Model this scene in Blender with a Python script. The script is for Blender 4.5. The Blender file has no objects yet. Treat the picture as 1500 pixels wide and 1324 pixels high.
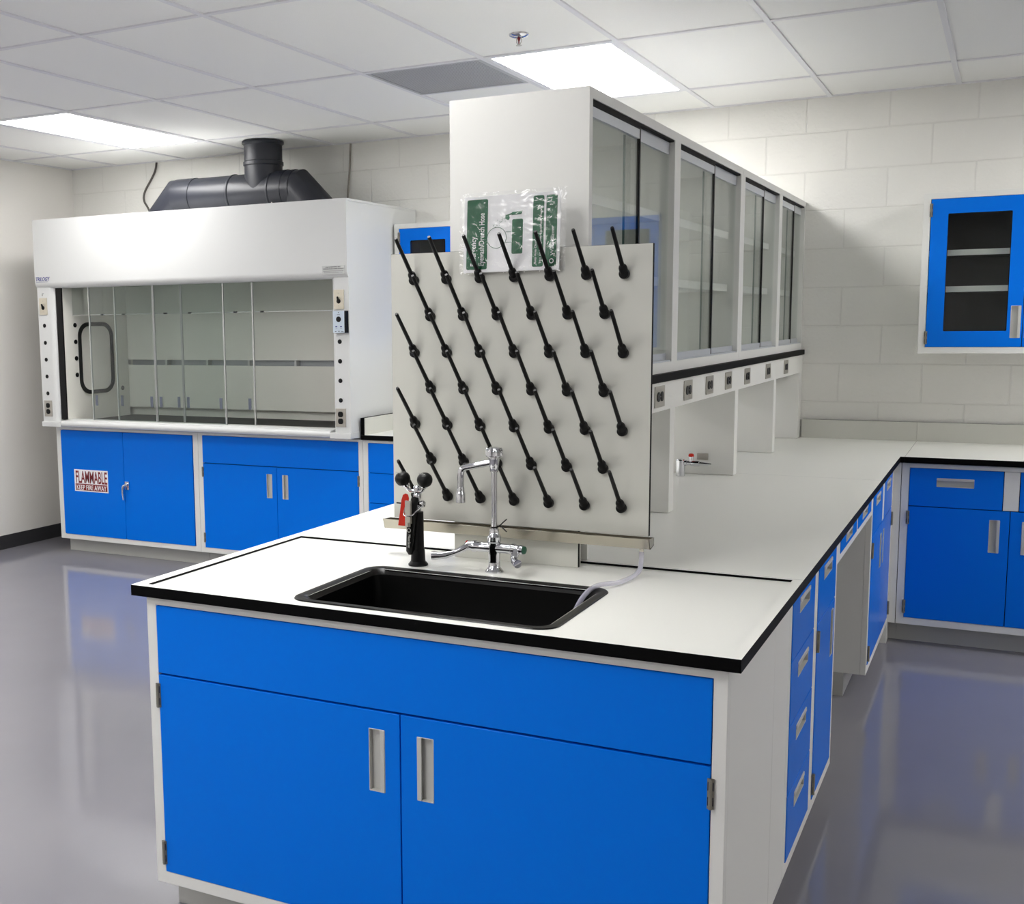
import bpy, math
from math import sin, cos, pi, radians
from mathutils import Vector, Matrix

SC = bpy.context.scene
COL = SC.collection

# ------------------------------------------------------------------ materials
def lin(c):
    c = c / 255.0
    return c / 12.92 if c <= 0.04045 else ((c + 0.055) / 1.055) ** 2.4

def rgb(r, g, b):
    return (lin(r), lin(g), lin(b), 1.0)

def new_mat(name):
    m = bpy.data.materials.new(name)
    m.use_nodes = True
    nt = m.node_tree
    return m, nt, nt.nodes['Principled BSDF']

def mat(name, col, rough=0.5, metal=0.0, spec=0.5, bump=0.0, bscale=200.0, var=0.0, coat=0.0):
    m, nt, p = new_mat(name)
    p.inputs['Base Color'].default_value = col
    p.inputs['Roughness'].default_value = rough
    p.inputs['Metallic'].default_value = metal
    p.inputs['Specular IOR Level'].default_value = spec
    p.inputs['Coat Weight'].default_value = coat
    if bump or var:
        tc = nt.nodes.new('ShaderNodeTexCoord')
        n = nt.nodes.new('ShaderNodeTexNoise')
        n.inputs['Scale'].default_value = bscale
        n.inputs['Detail'].default_value = 4
        nt.links.new(tc.outputs['Object'], n.inputs['Vector'])
        if bump:
            b = nt.nodes.new('ShaderNodeBump')
            b.inputs['Strength'].default_value = bump
            b.inputs['Distance'].default_value = 0.002
            nt.links.new(n.outputs['Fac'], b.inputs['Height'])
            nt.links.new(b.outputs['Normal'], p.inputs['Normal'])
        if var:
            mx = nt.nodes.new('ShaderNodeMix'); mx.data_type = 'RGBA'
            mx.inputs['A'].default_value = col
            mx.inputs['B'].default_value = tuple(c * (1 - var) for c in col[:3]) + (1,)
            nt.links.new(n.outputs['Fac'], mx.inputs['Factor'])
            nt.links.new(mx.outputs['Result'], p.inputs['Base Color'])
    return m

def glass(name, tint, refl=1.0, rough=0.0):
    """thin clear sheet: tinted see-through plus a fresnel mirror"""
    m, nt, p = new_mat(name)
    nt.nodes.remove(p)
    out = nt.nodes['Material Output']
    tr = nt.nodes.new('ShaderNodeBsdfTransparent'); tr.inputs['Color'].default_value = tint
    gl = nt.nodes.new('ShaderNodeBsdfGlossy'); gl.inputs['Roughness'].default_value = rough
    fr = nt.nodes.new('ShaderNodeFresnel'); fr.inputs['IOR'].default_value = 1.45
    mu = nt.nodes.new('ShaderNodeMath'); mu.operation = 'MULTIPLY'; mu.inputs[1].default_value = refl
    mx = nt.nodes.new('ShaderNodeMixShader')
    nt.links.new(fr.outputs['Fac'], mu.inputs[0])
    nt.links.new(mu.outputs[0], mx.inputs['Fac'])
    nt.links.new(tr.outputs[0], mx.inputs[1]); nt.links.new(gl.outputs[0], mx.inputs[2])
    nt.links.new(mx.outputs[0], out.inputs['Surface'])
    return m

def emit(name, col, strength):
    m, nt, p = new_mat(name)
    p.inputs['Base Color'].default_value = (0.8, 0.8, 0.8, 1)
    p.inputs['Emission Color'].default_value = col
    p.inputs['Emission Strength'].default_value = strength
    return m

def wall_block_mat():
    m, nt, p = new_mat('painted_concrete_block')
    p.inputs['Roughness'].default_value = 0.62
    tc = nt.nodes.new('ShaderNodeTexCoord')
    sp = nt.nodes.new('ShaderNodeSeparateXYZ')
    cb = nt.nodes.new('ShaderNodeCombineXYZ')
    nt.links.new(tc.outputs['Object'], sp.inputs[0])
    ax = nt.nodes.new('ShaderNodeMath'); ax.inputs[1].default_value = 0.1775 + 0.413 * 40
    az = nt.nodes.new('ShaderNodeMath'); az.inputs[1].default_value = 0.122
    nt.links.new(sp.outputs['X'], ax.inputs[0]); nt.links.new(sp.outputs['Z'], az.inputs[0])
    nt.links.new(ax.outputs[0], cb.inputs['X']); nt.links.new(az.outputs[0], cb.inputs['Y'])
    br = nt.nodes.new('ShaderNodeTexBrick')
    br.inputs['Scale'].default_value = 1.0
    br.inputs['Brick Width'].default_value = 0.413
    br.inputs['Row Height'].default_value = 0.206
    br.inputs['Mortar Size'].default_value = 0.006
    br.inputs['Mortar Smooth'].default_value = 0.9
    br.offset = 0.5; br.offset_frequency = 2
    br.inputs['Color1'].default_value = (1, 1, 1, 1); br.inputs['Color2'].default_value = (1, 1, 1, 1)
    br.inputs['Mortar'].default_value = (0, 0, 0, 1)
    nt.links.new(cb.outputs[0], br.inputs['Vector'])
    n1 = nt.nodes.new('ShaderNodeTexNoise'); n1.inputs['Scale'].default_value = 60; n1.inputs['Detail'].default_value = 6
    nt.links.new(tc.outputs['Object'], n1.inputs['Vector'])
    # sparse pinholes of the block face
    vo = nt.nodes.new('ShaderNodeTexVoronoi'); vo.inputs['Scale'].default_value = 22
    nt.links.new(tc.outputs['Object'], vo.inputs['Vector'])
    pr = nt.nodes.new('ShaderNodeMapRange'); pr.inputs['From Min'].default_value = 0.03; pr.inputs['From Max'].default_value = 0.09
    nt.links.new(vo.outputs['Distance'], pr.inputs['Value'])
    # mortar joints: shallow groove
    inv = nt.nodes.new('ShaderNodeMath'); inv.operation = 'SUBTRACT'; inv.inputs[0].default_value = 1.0
    nt.links.new(br.outputs['Fac'], inv.inputs[1])
    a = nt.nodes.new('ShaderNodeMath'); a.operation = 'MULTIPLY_ADD'; a.inputs[1].default_value = 0.8
    nt.links.new(inv.outputs[0], a.inputs[0])
    b = nt.nodes.new('ShaderNodeMath'); b.operation = 'MULTIPLY'; b.inputs[1].default_value = 1.1
    nt.links.new(n1.outputs['Fac'], b.inputs[0]); nt.links.new(b.outputs[0], a.inputs[2])
    c = nt.nodes.new('ShaderNodeMath'); c.operation = 'MULTIPLY_ADD'; c.inputs[1].default_value = 0.3
    nt.links.new(pr.outputs['Result'], c.inputs[0]); nt.links.new(a.outputs[0], c.inputs[2])
    bp = nt.nodes.new('ShaderNodeBump'); bp.inputs['Strength'].default_value = 0.55; bp.inputs['Distance'].default_value = 0.005
    nt.links.new(c.outputs[0], bp.inputs['Height']); nt.links.new(bp.outputs['Normal'], p.inputs['Normal'])
    mx = nt.nodes.new('ShaderNodeMix'); mx.data_type = 'RGBA'
    mx.inputs['A'].default_value = rgb(233, 232, 227); mx.inputs['B'].default_value = rgb(228, 227, 222)
    nt.links.new(br.outputs['Fac'], mx.inputs['Factor'])
    nt.links.new(mx.outputs['Result'], p.inputs['Base Color'])
    return m

def floor_mat():
    m, nt, p = new_mat('grey_epoxy_floor')
    tc = nt.nodes.new('ShaderNodeTexCoord')
    n = nt.nodes.new('ShaderNodeTexNoise'); n.inputs['Scale'].default_value = 1.3; n.inputs['Detail'].default_value = 5
    nt.links.new(tc.outputs['Object'], n.inputs['Vector'])
    mx = nt.nodes.new('ShaderNodeMix'); mx.data_type = 'RGBA'
    mx.inputs['A'].default_value = rgb(140, 138, 145); mx.inputs['B'].default_value = rgb(126, 125, 132)
    nt.links.new(n.outputs['Fac'], mx.inputs['Factor']); nt.links.new(mx.outputs['Result'], p.inputs['Base Color'])
    n2 = nt.nodes.new('ShaderNodeTexNoise'); n2.inputs['Scale'].default_value = 34; n2.inputs['Detail'].default_value = 3
    nt.links.new(tc.outputs['Object'], n2.inputs['Vector'])
    n3 = nt.nodes.new('ShaderNodeTexNoise'); n3.inputs['Scale'].default_value = 3.0; n3.inputs['Detail'].default_value = 1
    nt.links.new(tc.outputs['Object'], n3.inputs['Vector'])
    ad = nt.nodes.new('ShaderNodeMath'); ad.operation = 'MULTIPLY_ADD'; ad.inputs[1].default_value = 6.0
    nt.links.new(n3.outputs['Fac'], ad.inputs[0]); nt.links.new(n2.outputs['Fac'], ad.inputs[2])
    b = nt.nodes.new('ShaderNodeBump'); b.inputs['Strength'].default_value = 0.10; b.inputs['Distance'].default_value = 0.0008
    nt.links.new(ad.outputs[0], b.inputs['Height']); nt.links.new(b.outputs['Normal'], p.inputs['Normal'])
    p.inputs['Roughness'].default_value = 0.09
    p.inputs['Specular IOR Level'].default_value = 0.6
    return m

def brushed_mat(name, col, rough=0.3):
    m, nt, p = new_mat(name)
    p.inputs['Base Color'].default_value = col
    p.inputs['Metallic'].default_value = 1.0
    tc = nt.nodes.new('ShaderNodeTexCoord')
    mp = nt.nodes.new('ShaderNodeMapping'); mp.inputs['Scale'].default_value = (9, 900, 900)
    n = nt.nodes.new('ShaderNodeTexNoise'); n.inputs['Scale'].default_value = 1.0
    nt.links.new(tc.outputs['Object'], mp.inputs[0]); nt.links.new(mp.outputs[0], n.inputs['Vector'])
    r = nt.nodes.new('ShaderNodeMapRange'); r.inputs['To Min'].default_value = rough - .05; r.inputs['To Max'].default_value = rough + .06
    nt.links.new(n.outputs['Fac'], r.inputs['Value']); nt.links.new(r.outputs['Result'], p.inputs['Roughness'])
    return m

def bag_mat():
    """clear crinkled plastic sleeve"""
    m, nt, p = new_mat('clear_plastic_sleeve')
    nt.nodes.remove(p)
    out = nt.nodes['Material Output']
    tr = nt.nodes.new('ShaderNodeBsdfTransparent'); tr.inputs['Color'].default_value = (.985, .985, .99, 1)
    gl = nt.nodes.new('ShaderNodeBsdfGlossy'); gl.inputs['Roughness'].default_value = 0.07
    gl.inputs['Color'].default_value = (1, 1, 1, 1)
    tc = nt.nodes.new('ShaderNodeTexCoord')
    n = nt.nodes.new('ShaderNodeTexNoise'); n.inputs['Scale'].default_value = 24; n.inputs['Detail'].default_value = 2.0
    n.inputs['Distortion'].default_value = 1.2
    nt.links.new(tc.outputs['Object'], n.inputs['Vector'])
    b = nt.nodes.new('ShaderNodeBump'); b.inputs['Strength'].default_value = 0.5; b.inputs['Distance'].default_value = 0.012
    nt.links.new(n.outputs['Fac'], b.inputs['Height'])
    nt.links.new(b.outputs['Normal'], gl.inputs['Normal'])
    fr = nt.nodes.new('ShaderNodeFresnel'); fr.inputs['IOR'].default_value = 1.5
    ad = nt.nodes.new('ShaderNodeMath'); ad.operation = 'MULTIPLY_ADD'; ad.inputs[1].default_value = 0.85; ad.inputs[2].default_value = 0.0
    nt.links.new(fr.outputs['Fac'], ad.inputs[0])
    mx = nt.nodes.new('ShaderNodeMixShader')
    nt.links.new(ad.outputs[0], mx.inputs['Fac'])
    nt.links.new(tr.outputs[0], mx.inputs[1]); nt.links.new(gl.outputs[0], mx.inputs[2])
    nt.links.new(mx.outputs[0], out.inputs['Surface'])
    return m

M = {
    'white': mat('white_painted_steel', rgb(230, 230, 226), 0.42, spec=0.4),
    'hoodwhite': mat('hood_white_enamel', rgb(212, 213, 212), 0.38, spec=0.4),
    'liner': mat('hood_liner_board', rgb(238, 236, 228), 0.5),
    'blue': mat('blue_painted_steel', rgb(2, 115, 231), 0.27, spec=0.10, bump=0.05, bscale=600),
    'gap_shade': mat('dark_gap_shade', rgb(8, 14, 40), 0.8),  # shade in the gaps around doors and drawers, put into the colour
    'top': mat('white_laminate_top', rgb(243, 243, 237), 0.30, spec=0.45, bump=0.03, bscale=900),
    'core': mat('black_phenolic_core', rgb(6, 6, 7), 0.55, spec=0.06),
    'panel': mat('grey_white_laminate_panel', rgb(208, 208, 200), 0.38),
    'black': mat('black_plastic', rgb(6, 6, 7), 0.42, spec=0.25),
    'sink': mat('black_epoxy_sink', rgb(5, 5, 5), 0.3, spec=0.25),
    'rubber': mat('black_rubber', rgb(16, 16, 17), 0.55),
    'pull': mat('grey_metal_pull', rgb(198, 198, 194), 0.42, metal=0.1),
    'steel': mat('stainless_steel', rgb(188, 184, 176), 0.28, metal=1.0),
    'brushed': brushed_mat('brushed_stainless', rgb(170, 165, 153), 0.22),
    'chrome': mat('polished_chrome', rgb(205, 206, 210), 0.06, metal=1.0),
    'dsteel': mat('dull_hinge_steel', rgb(138, 134, 122), 0.4, metal=0.45),
    'beige': mat('beige_cover_plate', rgb(205, 198, 182), 0.32, metal=0.45),
    'alu': mat('aluminium_edge', rgb(190, 192, 192), 0.28, metal=0.8),
    'greyrail': mat('grey_aluminium_rail', rgb(196, 200, 206), 0.35, metal=0.35),
    'pullstrip': mat('slate_finger_pull', rgb(92, 98, 112), 0.4),
    'red': mat('red_plastic', rgb(190, 32, 8), 0.45, spec=0.3),
    'green': mat('green_plastic', rgb(10, 84, 60), 0.4),
    'signgreen': mat('sign_green_ink', rgb(4, 100, 62), 0.45),
    'signwhite': mat('sign_white_board', rgb(252, 252, 253), 0.5),
    'darkred': mat('sign_dark_red_ink', rgb(128, 20, 24), 0.45),
    'navy': mat('navy_ink', rgb(46, 44, 130), 0.5),
    'ink': mat('grey_ink', rgb(64, 64, 70), 0.5),
    'whiteink': mat('white_ink', rgb(235, 235, 235), 0.5),
    'duct': mat('dark_grey_duct_plastic', rgb(38, 40, 48), 0.36, spec=0.4, bump=0.1, bscale=8, var=0.25),
    'ceil': mat('ceiling_tile', rgb(246, 246, 244), 0.85, spec=0.2, bump=0.5, bscale=300, var=0.05),
    'tbar': mat('ceiling_grid_bar', rgb(226, 226, 230), 0.5),
    'vent': mat('grey_vent_metal', rgb(176, 178, 182), 0.45, metal=0.2),
    'wall': mat('painted_wall', rgb(230, 227, 222), 0.6, bump=0.08, bscale=150),
    'block': wall_block_mat(),
    'floor': floor_mat(),
    'base': mat('dark_vinyl_baseboard', rgb(44, 44, 47), 0.45),
    'kick': mat('grey_toe_kick', rgb(188, 188, 184), 0.45),
    'inside': mat('cabinet_interior_shade', rgb(46, 48, 46), 0.6),  # shade of the closed cabinet, put into the interior colour
    'worktop': mat('black_hood_worktop', rgb(12, 12, 12), 0.45, spec=0.15),
    'glass': glass('cabinet_glass', (.965, .98, .972, 1), 0.35),
    'sash': glass('sash_glass', (.925, .945, .938, 1), 0.28),
    'smoke': glass('dark_cabinet_window_glass', (.93, .95, .94, 1), 0.6),
    'glassedge': mat('green_glass_edge', rgb(70, 98, 94), 0.2),
    'tube': mat('clear_vinyl_tube', rgb(214, 212, 230), 0.12),
    'bag': bag_mat(),
    'light': emit('light_diffuser', (1.0, 0.99, 0.97, 1), 11.0),
    'plate': mat('lightly_worn_steel_plate', rgb(180, 176, 168), 0.35, metal=0.8),
    'monitor': mat('pale_blue_monitor_face', rgb(196, 208, 220), 0.35),
    'cable': mat('dark_cable_jacket', rgb(84, 80, 76), 0.5),
    'conduit': mat('grey_conduit', rgb(140, 134, 126), 0.5),
}

M['tube'].node_tree.nodes['Principled BSDF'].inputs['Alpha'].default_value = 0.42

# ------------------------------------------------------------------ mesh builder
ROOT = {}      # object -> world matrix of its thing

def tag(o, label=None, cat=None, group=None, kind=None):
    if label: o['label'] = label
    if cat: o['category'] = cat
    if group: o['group'] = group
    if kind: o['kind'] = kind
    return o

def thing(name, label, cat, loc=(0, 0, 0), rotz=0.0, group=None):
    o = bpy.data.objects.new(name, None)
    o.empty_display_size = 0.1
    COL.objects.link(o)
    o.location = loc
    o.rotation_euler = (0, 0, rotz)
    ROOT[o] = Matrix.Translation(Vector(loc)) @ Matrix.Rotation(rotz, 4, 'Z')
    return tag(o, label, cat, group)

def rrect(x0, x1, y0, y1, r, n=6):
    pts = []
    for cx, cy, a0 in ((x1 - r, y1 - r, 0), (x0 + r, y1 - r, 90), (x0 + r, y0 + r, 180), (x1 - r, y0 + r, 270)):
        for k in range(n + 1):
            a = radians(a0 + 90 * k / n)
            pts.append((cx + r * cos(a), cy + r * sin(a)))
    return pts

class MB:
    def __init__(s):
        s.v = []; s.f = []; s.m = []; s.mats = []
    def mi(s, mt):
        mt = M[mt] if isinstance(mt, str) else mt
        if mt not in s.mats: s.mats.append(mt)
        return s.mats.index(mt)
    def add(s, verts, faces, mt):
        o = len(s.v); k = s.mi(mt)
        s.v += [Vector(p) for p in verts]
        for f in faces:
            s.f.append([i + o for i in f]); s.m.append(k)
        return s
    def box(s, x0, x1, y0, y1, z0, z1, mt, top=None):
        x0, x1 = min(x0, x1), max(x0, x1); y0, y1 = min(y0, y1), max(y0, y1); z0, z1 = min(z0, z1), max(z0, z1)
        v = [(x0, y0, z0), (x1, y0, z0), (x1, y1, z0), (x0, y1, z0), (x0, y0, z1), (x1, y0, z1), (x1, y1, z1), (x0, y1, z1)]
        s.add(v, [(3, 2, 1, 0), (0, 1, 5, 4), (1, 2, 6, 5), (2, 3, 7, 6), (3, 0, 4, 7)], mt)
        o = len(s.v) - 8
        s.f.append([o + 4, o + 5, o + 6, o + 7]); s.m.append(s.mi(top or mt))
        return s
    def map(s, fn, start=0):
        for i in range(start, len(s.v)): s.v[i] = Vector(fn(s.v[i]))
        return s
    def frame(s, axis):
        a = Vector(axis).normalized()
        t = Vector((0, 0, 1)) if abs(a.z) < 0.9 else Vector((1, 0, 0))
        u = a.cross(t).normalized(); w = a.cross(u).normalized()
        return a, u, w
    def lathe(s, prof, base, axis, mt, seg=28):
        a, u, w = s.frame(axis); b = Vector(base)
        n = len(prof); vs = []; fs = []
        for r, h in prof:
            for k in range(seg):
                t = 2 * pi * k / seg
                vs.append(b + a * h + (u * cos(t) + w * sin(t)) * max(r, 1e-5))
        for i in range(n - 1):
            for k in range(seg):
                k2 = (k + 1) % seg
                fs.append((i * seg + k, i * seg + k2, (i + 1) * seg + k2, (i + 1) * seg + k))
        fs.append(tuple(range(seg - 1, -1, -1)))
        fs.append(tuple((n - 1) * seg + k for k in range(seg)))
        return s.add(vs, fs, mt)
    def cyl(s, p0, p1, r0, mt, r1=None, seg=24):
        p0 = Vector(p0); p1 = Vector(p1); L = (p1 - p0).length
        return s.lathe([(r0, 0), (r0 if r1 is None else r1, L)], p0, p1 - p0, mt, seg)
    def tube(s, pts, r, mt, seg=12, flat=None, smooth=0):
        pts = [Vector(p) for p in pts]
        for _ in range(smooth):                      # Chaikin corner cutting
            q = [pts[0]]
            for a, b in zip(pts[:-1], pts[1:]): q += [a * .75 + b * .25, a * .25 + b * .75]
            pts = q + [pts[-1]]
        n = len(pts); rs = r if isinstance(r, (list, tuple)) else [r] * n
        if len(rs) != n: rs = [rs[min(len(rs) - 1, int(i * len(rs) / n))] for i in range(n)]
        vs = []; fs = []; prev = None
        for i, p in enumerate(pts):
            d = (pts[min(i + 1, n - 1)] - pts[max(i - 1, 0)]).normalized()
            if prev is None:
                t = Vector((0, 0, 1)) if abs(d.z) < 0.9 else Vector((0, 1, 0))
                u = d.cross(t).normalized()
            else:
                u = (prev - d * prev.dot(d)).normalized()
            prev = u; w = d.cross(u)
            k = 1.0
            if 0 < i < n - 1:
                c = (pts[i] - pts[i - 1]).normalized().dot((pts[i + 1] - pts[i]).normalized())
                k = 1.0 / max(0.5, math.sqrt(max(0.0, (1 + c) / 2)))
            for j in range(seg):
                t = 2 * pi * j / seg
                vs.append(p + u * cos(t) * rs[i] * (flat or 1) + w * sin(t) * rs[i])
        for i in range(n - 1):
            for j in range(seg):
                j2 = (j + 1) % seg
                fs.append((i * seg + j, i * seg + j2, (i + 1) * seg + j2, (i + 1) * seg + j))
        fs.append(tuple(range(seg - 1, -1, -1)))
        fs.append(tuple((n - 1) * seg + j for j in range(seg)))
        return s.add(vs, fs, mt)
    def prism(s, poly, axis, a, b, mt, cap=None):
        """poly of 2-D points: axis 'x' -> (y,z), 'y' -> (x,z), 'z' -> (x,y)"""
        def P(p, h):
            return {'x': (h, p[0], p[1]), 'y': (p[0], h, p[1]), 'z': (p[0], p[1], h)}[axis]
        n = len(poly)
        vs = [P(p, a) for p in poly] + [P(p, b) for p in poly]
        s.add(vs, [(i, (i + 1) % n, n + (i + 1) % n, n + i) for i in range(n)], mt)
        o = len(s.v) - 2 * n; k = s.mi(cap or mt)
        s.f.append([o + i for i in range(n - 1, -1, -1)]); s.m.append(k)
        s.f.append([o + n + i for i in range(n)]); s.m.append(k)
        return s
    def ring(s, outer, inner, axis, a, b, mt):
        def P(p, h):
            return {'x': (h, p[0], p[1]), 'y': (p[0], h, p[1]), 'z': (p[0], p[1], h)}[axis]
        n = len(outer)
        vs = [P(p, a) for p in outer] + [P(p, a) for p in inner] + [P(p, b) for p in outer] + [P(p, b) for p in inner]
        fs = []
        for i in range(n):
            j = (i + 1) % n
            fs += [(i, j, n + j, n + i), (2 * n + i, 3 * n + i, 3 * n + j, 2 * n + j),
                   (i, 2 * n + i, 2 * n + j, j), (n + i, n + j, 3 * n + j, 3 * n + i)]
        return s.add(vs, fs, mt)
    def plate(s, x0, x1, z0, z1, holes, y0, y1, mt):
        """upright sheet in the x-z plane with rectangular holes"""
        xs = sorted({x0, x1, *[min(max(v, x0), x1) for h in holes for v in h[:2]]})
        zs = sorted({z0, z1, *[min(max(v, z0), z1) for h in holes for v in h[2:]]})
        def solid(i, j):
            if i < 0 or j < 0 or i >= len(xs) - 1 or j >= len(zs) - 1: return False
            cx = (xs[i] + xs[i + 1]) / 2; cz = (zs[j] + zs[j + 1]) / 2
            return not any(h[0] < cx < h[1] and h[2] < cz < h[3] for h in holes)
        idx = {}; vs = []; fs = []
        def V(i, j, k):
            if (i, j, k) not in idx:
                idx[(i, j, k)] = len(vs); vs.append((xs[i], (y0, y1)[k], zs[j]))
            return idx[(i, j, k)]
        for i in range(len(xs) - 1):
            for j in range(len(zs) - 1):
                if not solid(i, j): continue
                fs.append((V(i, j, 0), V(i + 1, j, 0), V(i + 1, j + 1, 0), V(i, j + 1, 0)))
                fs.append((V(i, j + 1, 1), V(i + 1, j + 1, 1), V(i + 1, j, 1), V(i, j, 1)))
                if not solid(i - 1, j): fs.append((V(i, j, 1), V(i, j, 0), V(i, j + 1, 0), V(i, j + 1, 1)))
                if not solid(i + 1, j): fs.append((V(i + 1, j, 0), V(i + 1, j, 1), V(i + 1, j + 1, 1), V(i + 1, j + 1, 0)))
                if not solid(i, j - 1): fs.append((V(i, j, 1), V(i + 1, j, 1), V(i + 1, j, 0), V(i, j, 0)))
                if not solid(i, j + 1): fs.append((V(i, j + 1, 0), V(i + 1, j + 1, 0), V(i + 1, j + 1, 1), V(i, j + 1, 1)))
        return s.add(vs, fs, mt)
    def text(s, body, size, Mx, mt, align='LEFT', depth=0.0006, shear=0.0, bold=0.0, sx=1.0, width=None):
        """flat lettering: glyph x -> Mx col0, glyph y -> Mx col1; width fits the line to a length"""
        cu = bpy.data.curves.new('lettering', 'FONT')
        cu.body = body; cu.size = size; cu.align_x = align; cu.extrude = depth; cu.shear = shear; cu.offset = bold
        cu.resolution_u = 3
        ob = bpy.data.objects.new('lettering', cu)
        COL.objects.link(ob)
        dg = bpy.context.evaluated_depsgraph_get(); dg.update()
        me = bpy.data.meshes.new_from_object(ob.evaluated_get(dg))
        vs = [v.co.copy() for v in me.vertices]
        if width and vs:
            xa = min(v.x for v in vs); xb = max(v.x for v in vs); sx = width / max(1e-6, xb - xa)
        for v in vs: v.x *= sx
        s.add([Mx @ v for v in vs], [tuple(p.vertices) for p in me.polygons], mt)
        bpy.data.objects.remove(ob); bpy.data.curves.remove(cu); bpy.data.meshes.remove(me)
        return s
    def build(s, name, parent=None, bevel=0.0, local=False, label=None, seg=2):
        me = bpy.data.meshes.new(name)
        vs = s.v
        if parent is not None and not local:
            inv = ROOT[parent].inverted()
            vs = [inv @ v for v in s.v]
        me.from_pydata([tuple(v) for v in vs], [], s.f)
        for mt in s.mats: me.materials.append(mt)
        me.polygons.foreach_set('material_index', s.m)
        me.polygons.foreach_set('use_smooth', [True] * len(s.f))
        me.update()
        me.set_sharp_from_angle(angle=radians(32))
        o = bpy.data.objects.new(name, me)
        COL.objects.link(o)
        if parent is not None:
            o.parent = parent; ROOT[o] = ROOT[parent]
        if bevel:
            b = o.modifiers.new('bevel', 'BEVEL'); b.width = bevel; b.segments = seg
            b.limit_method = 'ANGLE'; b.angle_limit = radians(40)
        if label: o['label'] = label
        return o

def struct(o):
    o['kind'] = 'structure'; return o

def facing(o, ux, uy):
    """matrix for lettering: origin, glyph-right vector, glyph-up vector"""
    ux = Vector(ux).normalized(); uy = Vector(uy).normalized(); n = ux.cross(uy)
    m = Matrix((ux, uy, n)).transposed().to_4x4(); m.translation = Vector(o)
    return m

# ------------------------------------------------------------------ dimensions
ZC = 0.914            # worktop height
XWL, XWR, YW, YF, ZCE = -5.84, 6.2, 4.455, -5.2, 2.734
GX, TX, GY, TY = -3.544, 0.614, 2.643, 1.218

# ------------------------------------------------------------------ room shell
b = MB(); b.box(XWL - .1, XWR + .1, YF - .1, YW + .1, -.1, 0, 'floor'); struct(b.build('floor'))
b = MB(); b.box(XWL - .1, XWR + .1, YW, YW + .15, 0, 2.76, 'block'); struct(b.build('wall_back'))
b = MB(); b.box(XWL - .15, XWL, YF, YW, 0, 2.76, 'wall'); struct(b.build('wall_left'))
b = MB(); b.box(XWR, XWR + .15, YF, YW, 0, 2.76, 'wall'); struct(b.build('wall_right'))
b = MB(); b.box(XWL - .1, XWR + .1, YF - .15, YF, 0, 2.76, 'wall'); struct(b.build('wall_front'))
b = MB(); b.box(XWL, XWL + .006, YF, YW, 0, .1, 'base'); struct(b.build('baseboard_left', bevel=.001))
b = MB(); b.box(XWL + .006, -5.40, YW - .006, YW, 0, .1, 'base'); struct(b.build('baseboard_back', bevel=.001))

LIGHTS = [(-2, 0), (3, 0), (8, 0), (-2, -2), (3, -2), (-2, -4), (3, -4), (13, 0), (13, -2), (13, -4), (-2, -6), (3, -6)]  # far right column and rearmost row are unseen panels added for extra light
VENT = (2, 0)
ix0 = math.floor((XWL - GX) / TX); ix1 = math.ceil((XWR - GX) / TX)
iy0 = math.floor((YF - GY) / TY); iy1 = math.ceil((YW - GY) / TY)
b = MB()
cells = set(LIGHTS) | {VENT}
for i in range(ix0, ix1):
    for j in range(iy0, iy1):
        if (i, j) in cells: continue
        xa, xb = max(XWL, GX + i * TX), min(XWR, GX + (i + 1) * TX)
        ya, yb = max(YF, GY + j * TY), min(YW, GY + (j + 1) * TY)
        b.box(xa, xb, ya, yb, ZCE + .007, ZCE + .022, 'ceil')
vx0, vx1, vy0, vy1 = GX + 2 * TX, GX + 3 * TX, GY, GY + TY
b.box(vx0, vx1, vy0 + .612, vy1, ZCE + .007, ZCE + .022, 'ceil')
for i in range(ix0 + 1, ix1):
    x = GX + i * TX
    b.box(x - .0115, x + .0115, YF, YW, ZCE, ZCE + .008, 'tbar')
for j in range(iy0 + 1, iy1):
    y = GY + j * TY
    b.box(XWL, XWR, y - .0115, y + .0115, ZCE + .0006, ZCE + .008, 'tbar')
b.box(vx0, vx1, vy0 + .60, vy0 + .623, ZCE + .0006, ZCE + .008, 'tbar')
b.box(XWL, XWR, YW - .022, YW, ZCE + .0003, ZCE + .008, 'tbar')
b.box(XWL, XWL + .022, YF, YW, ZCE + .0003, ZCE + .008, 'tbar')
b.box(XWL - .1, XWR + .1, YF, YW + .1, ZCE + .20, ZCE + .25, 'ceil')
struct(b.build('ceiling'))

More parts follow.
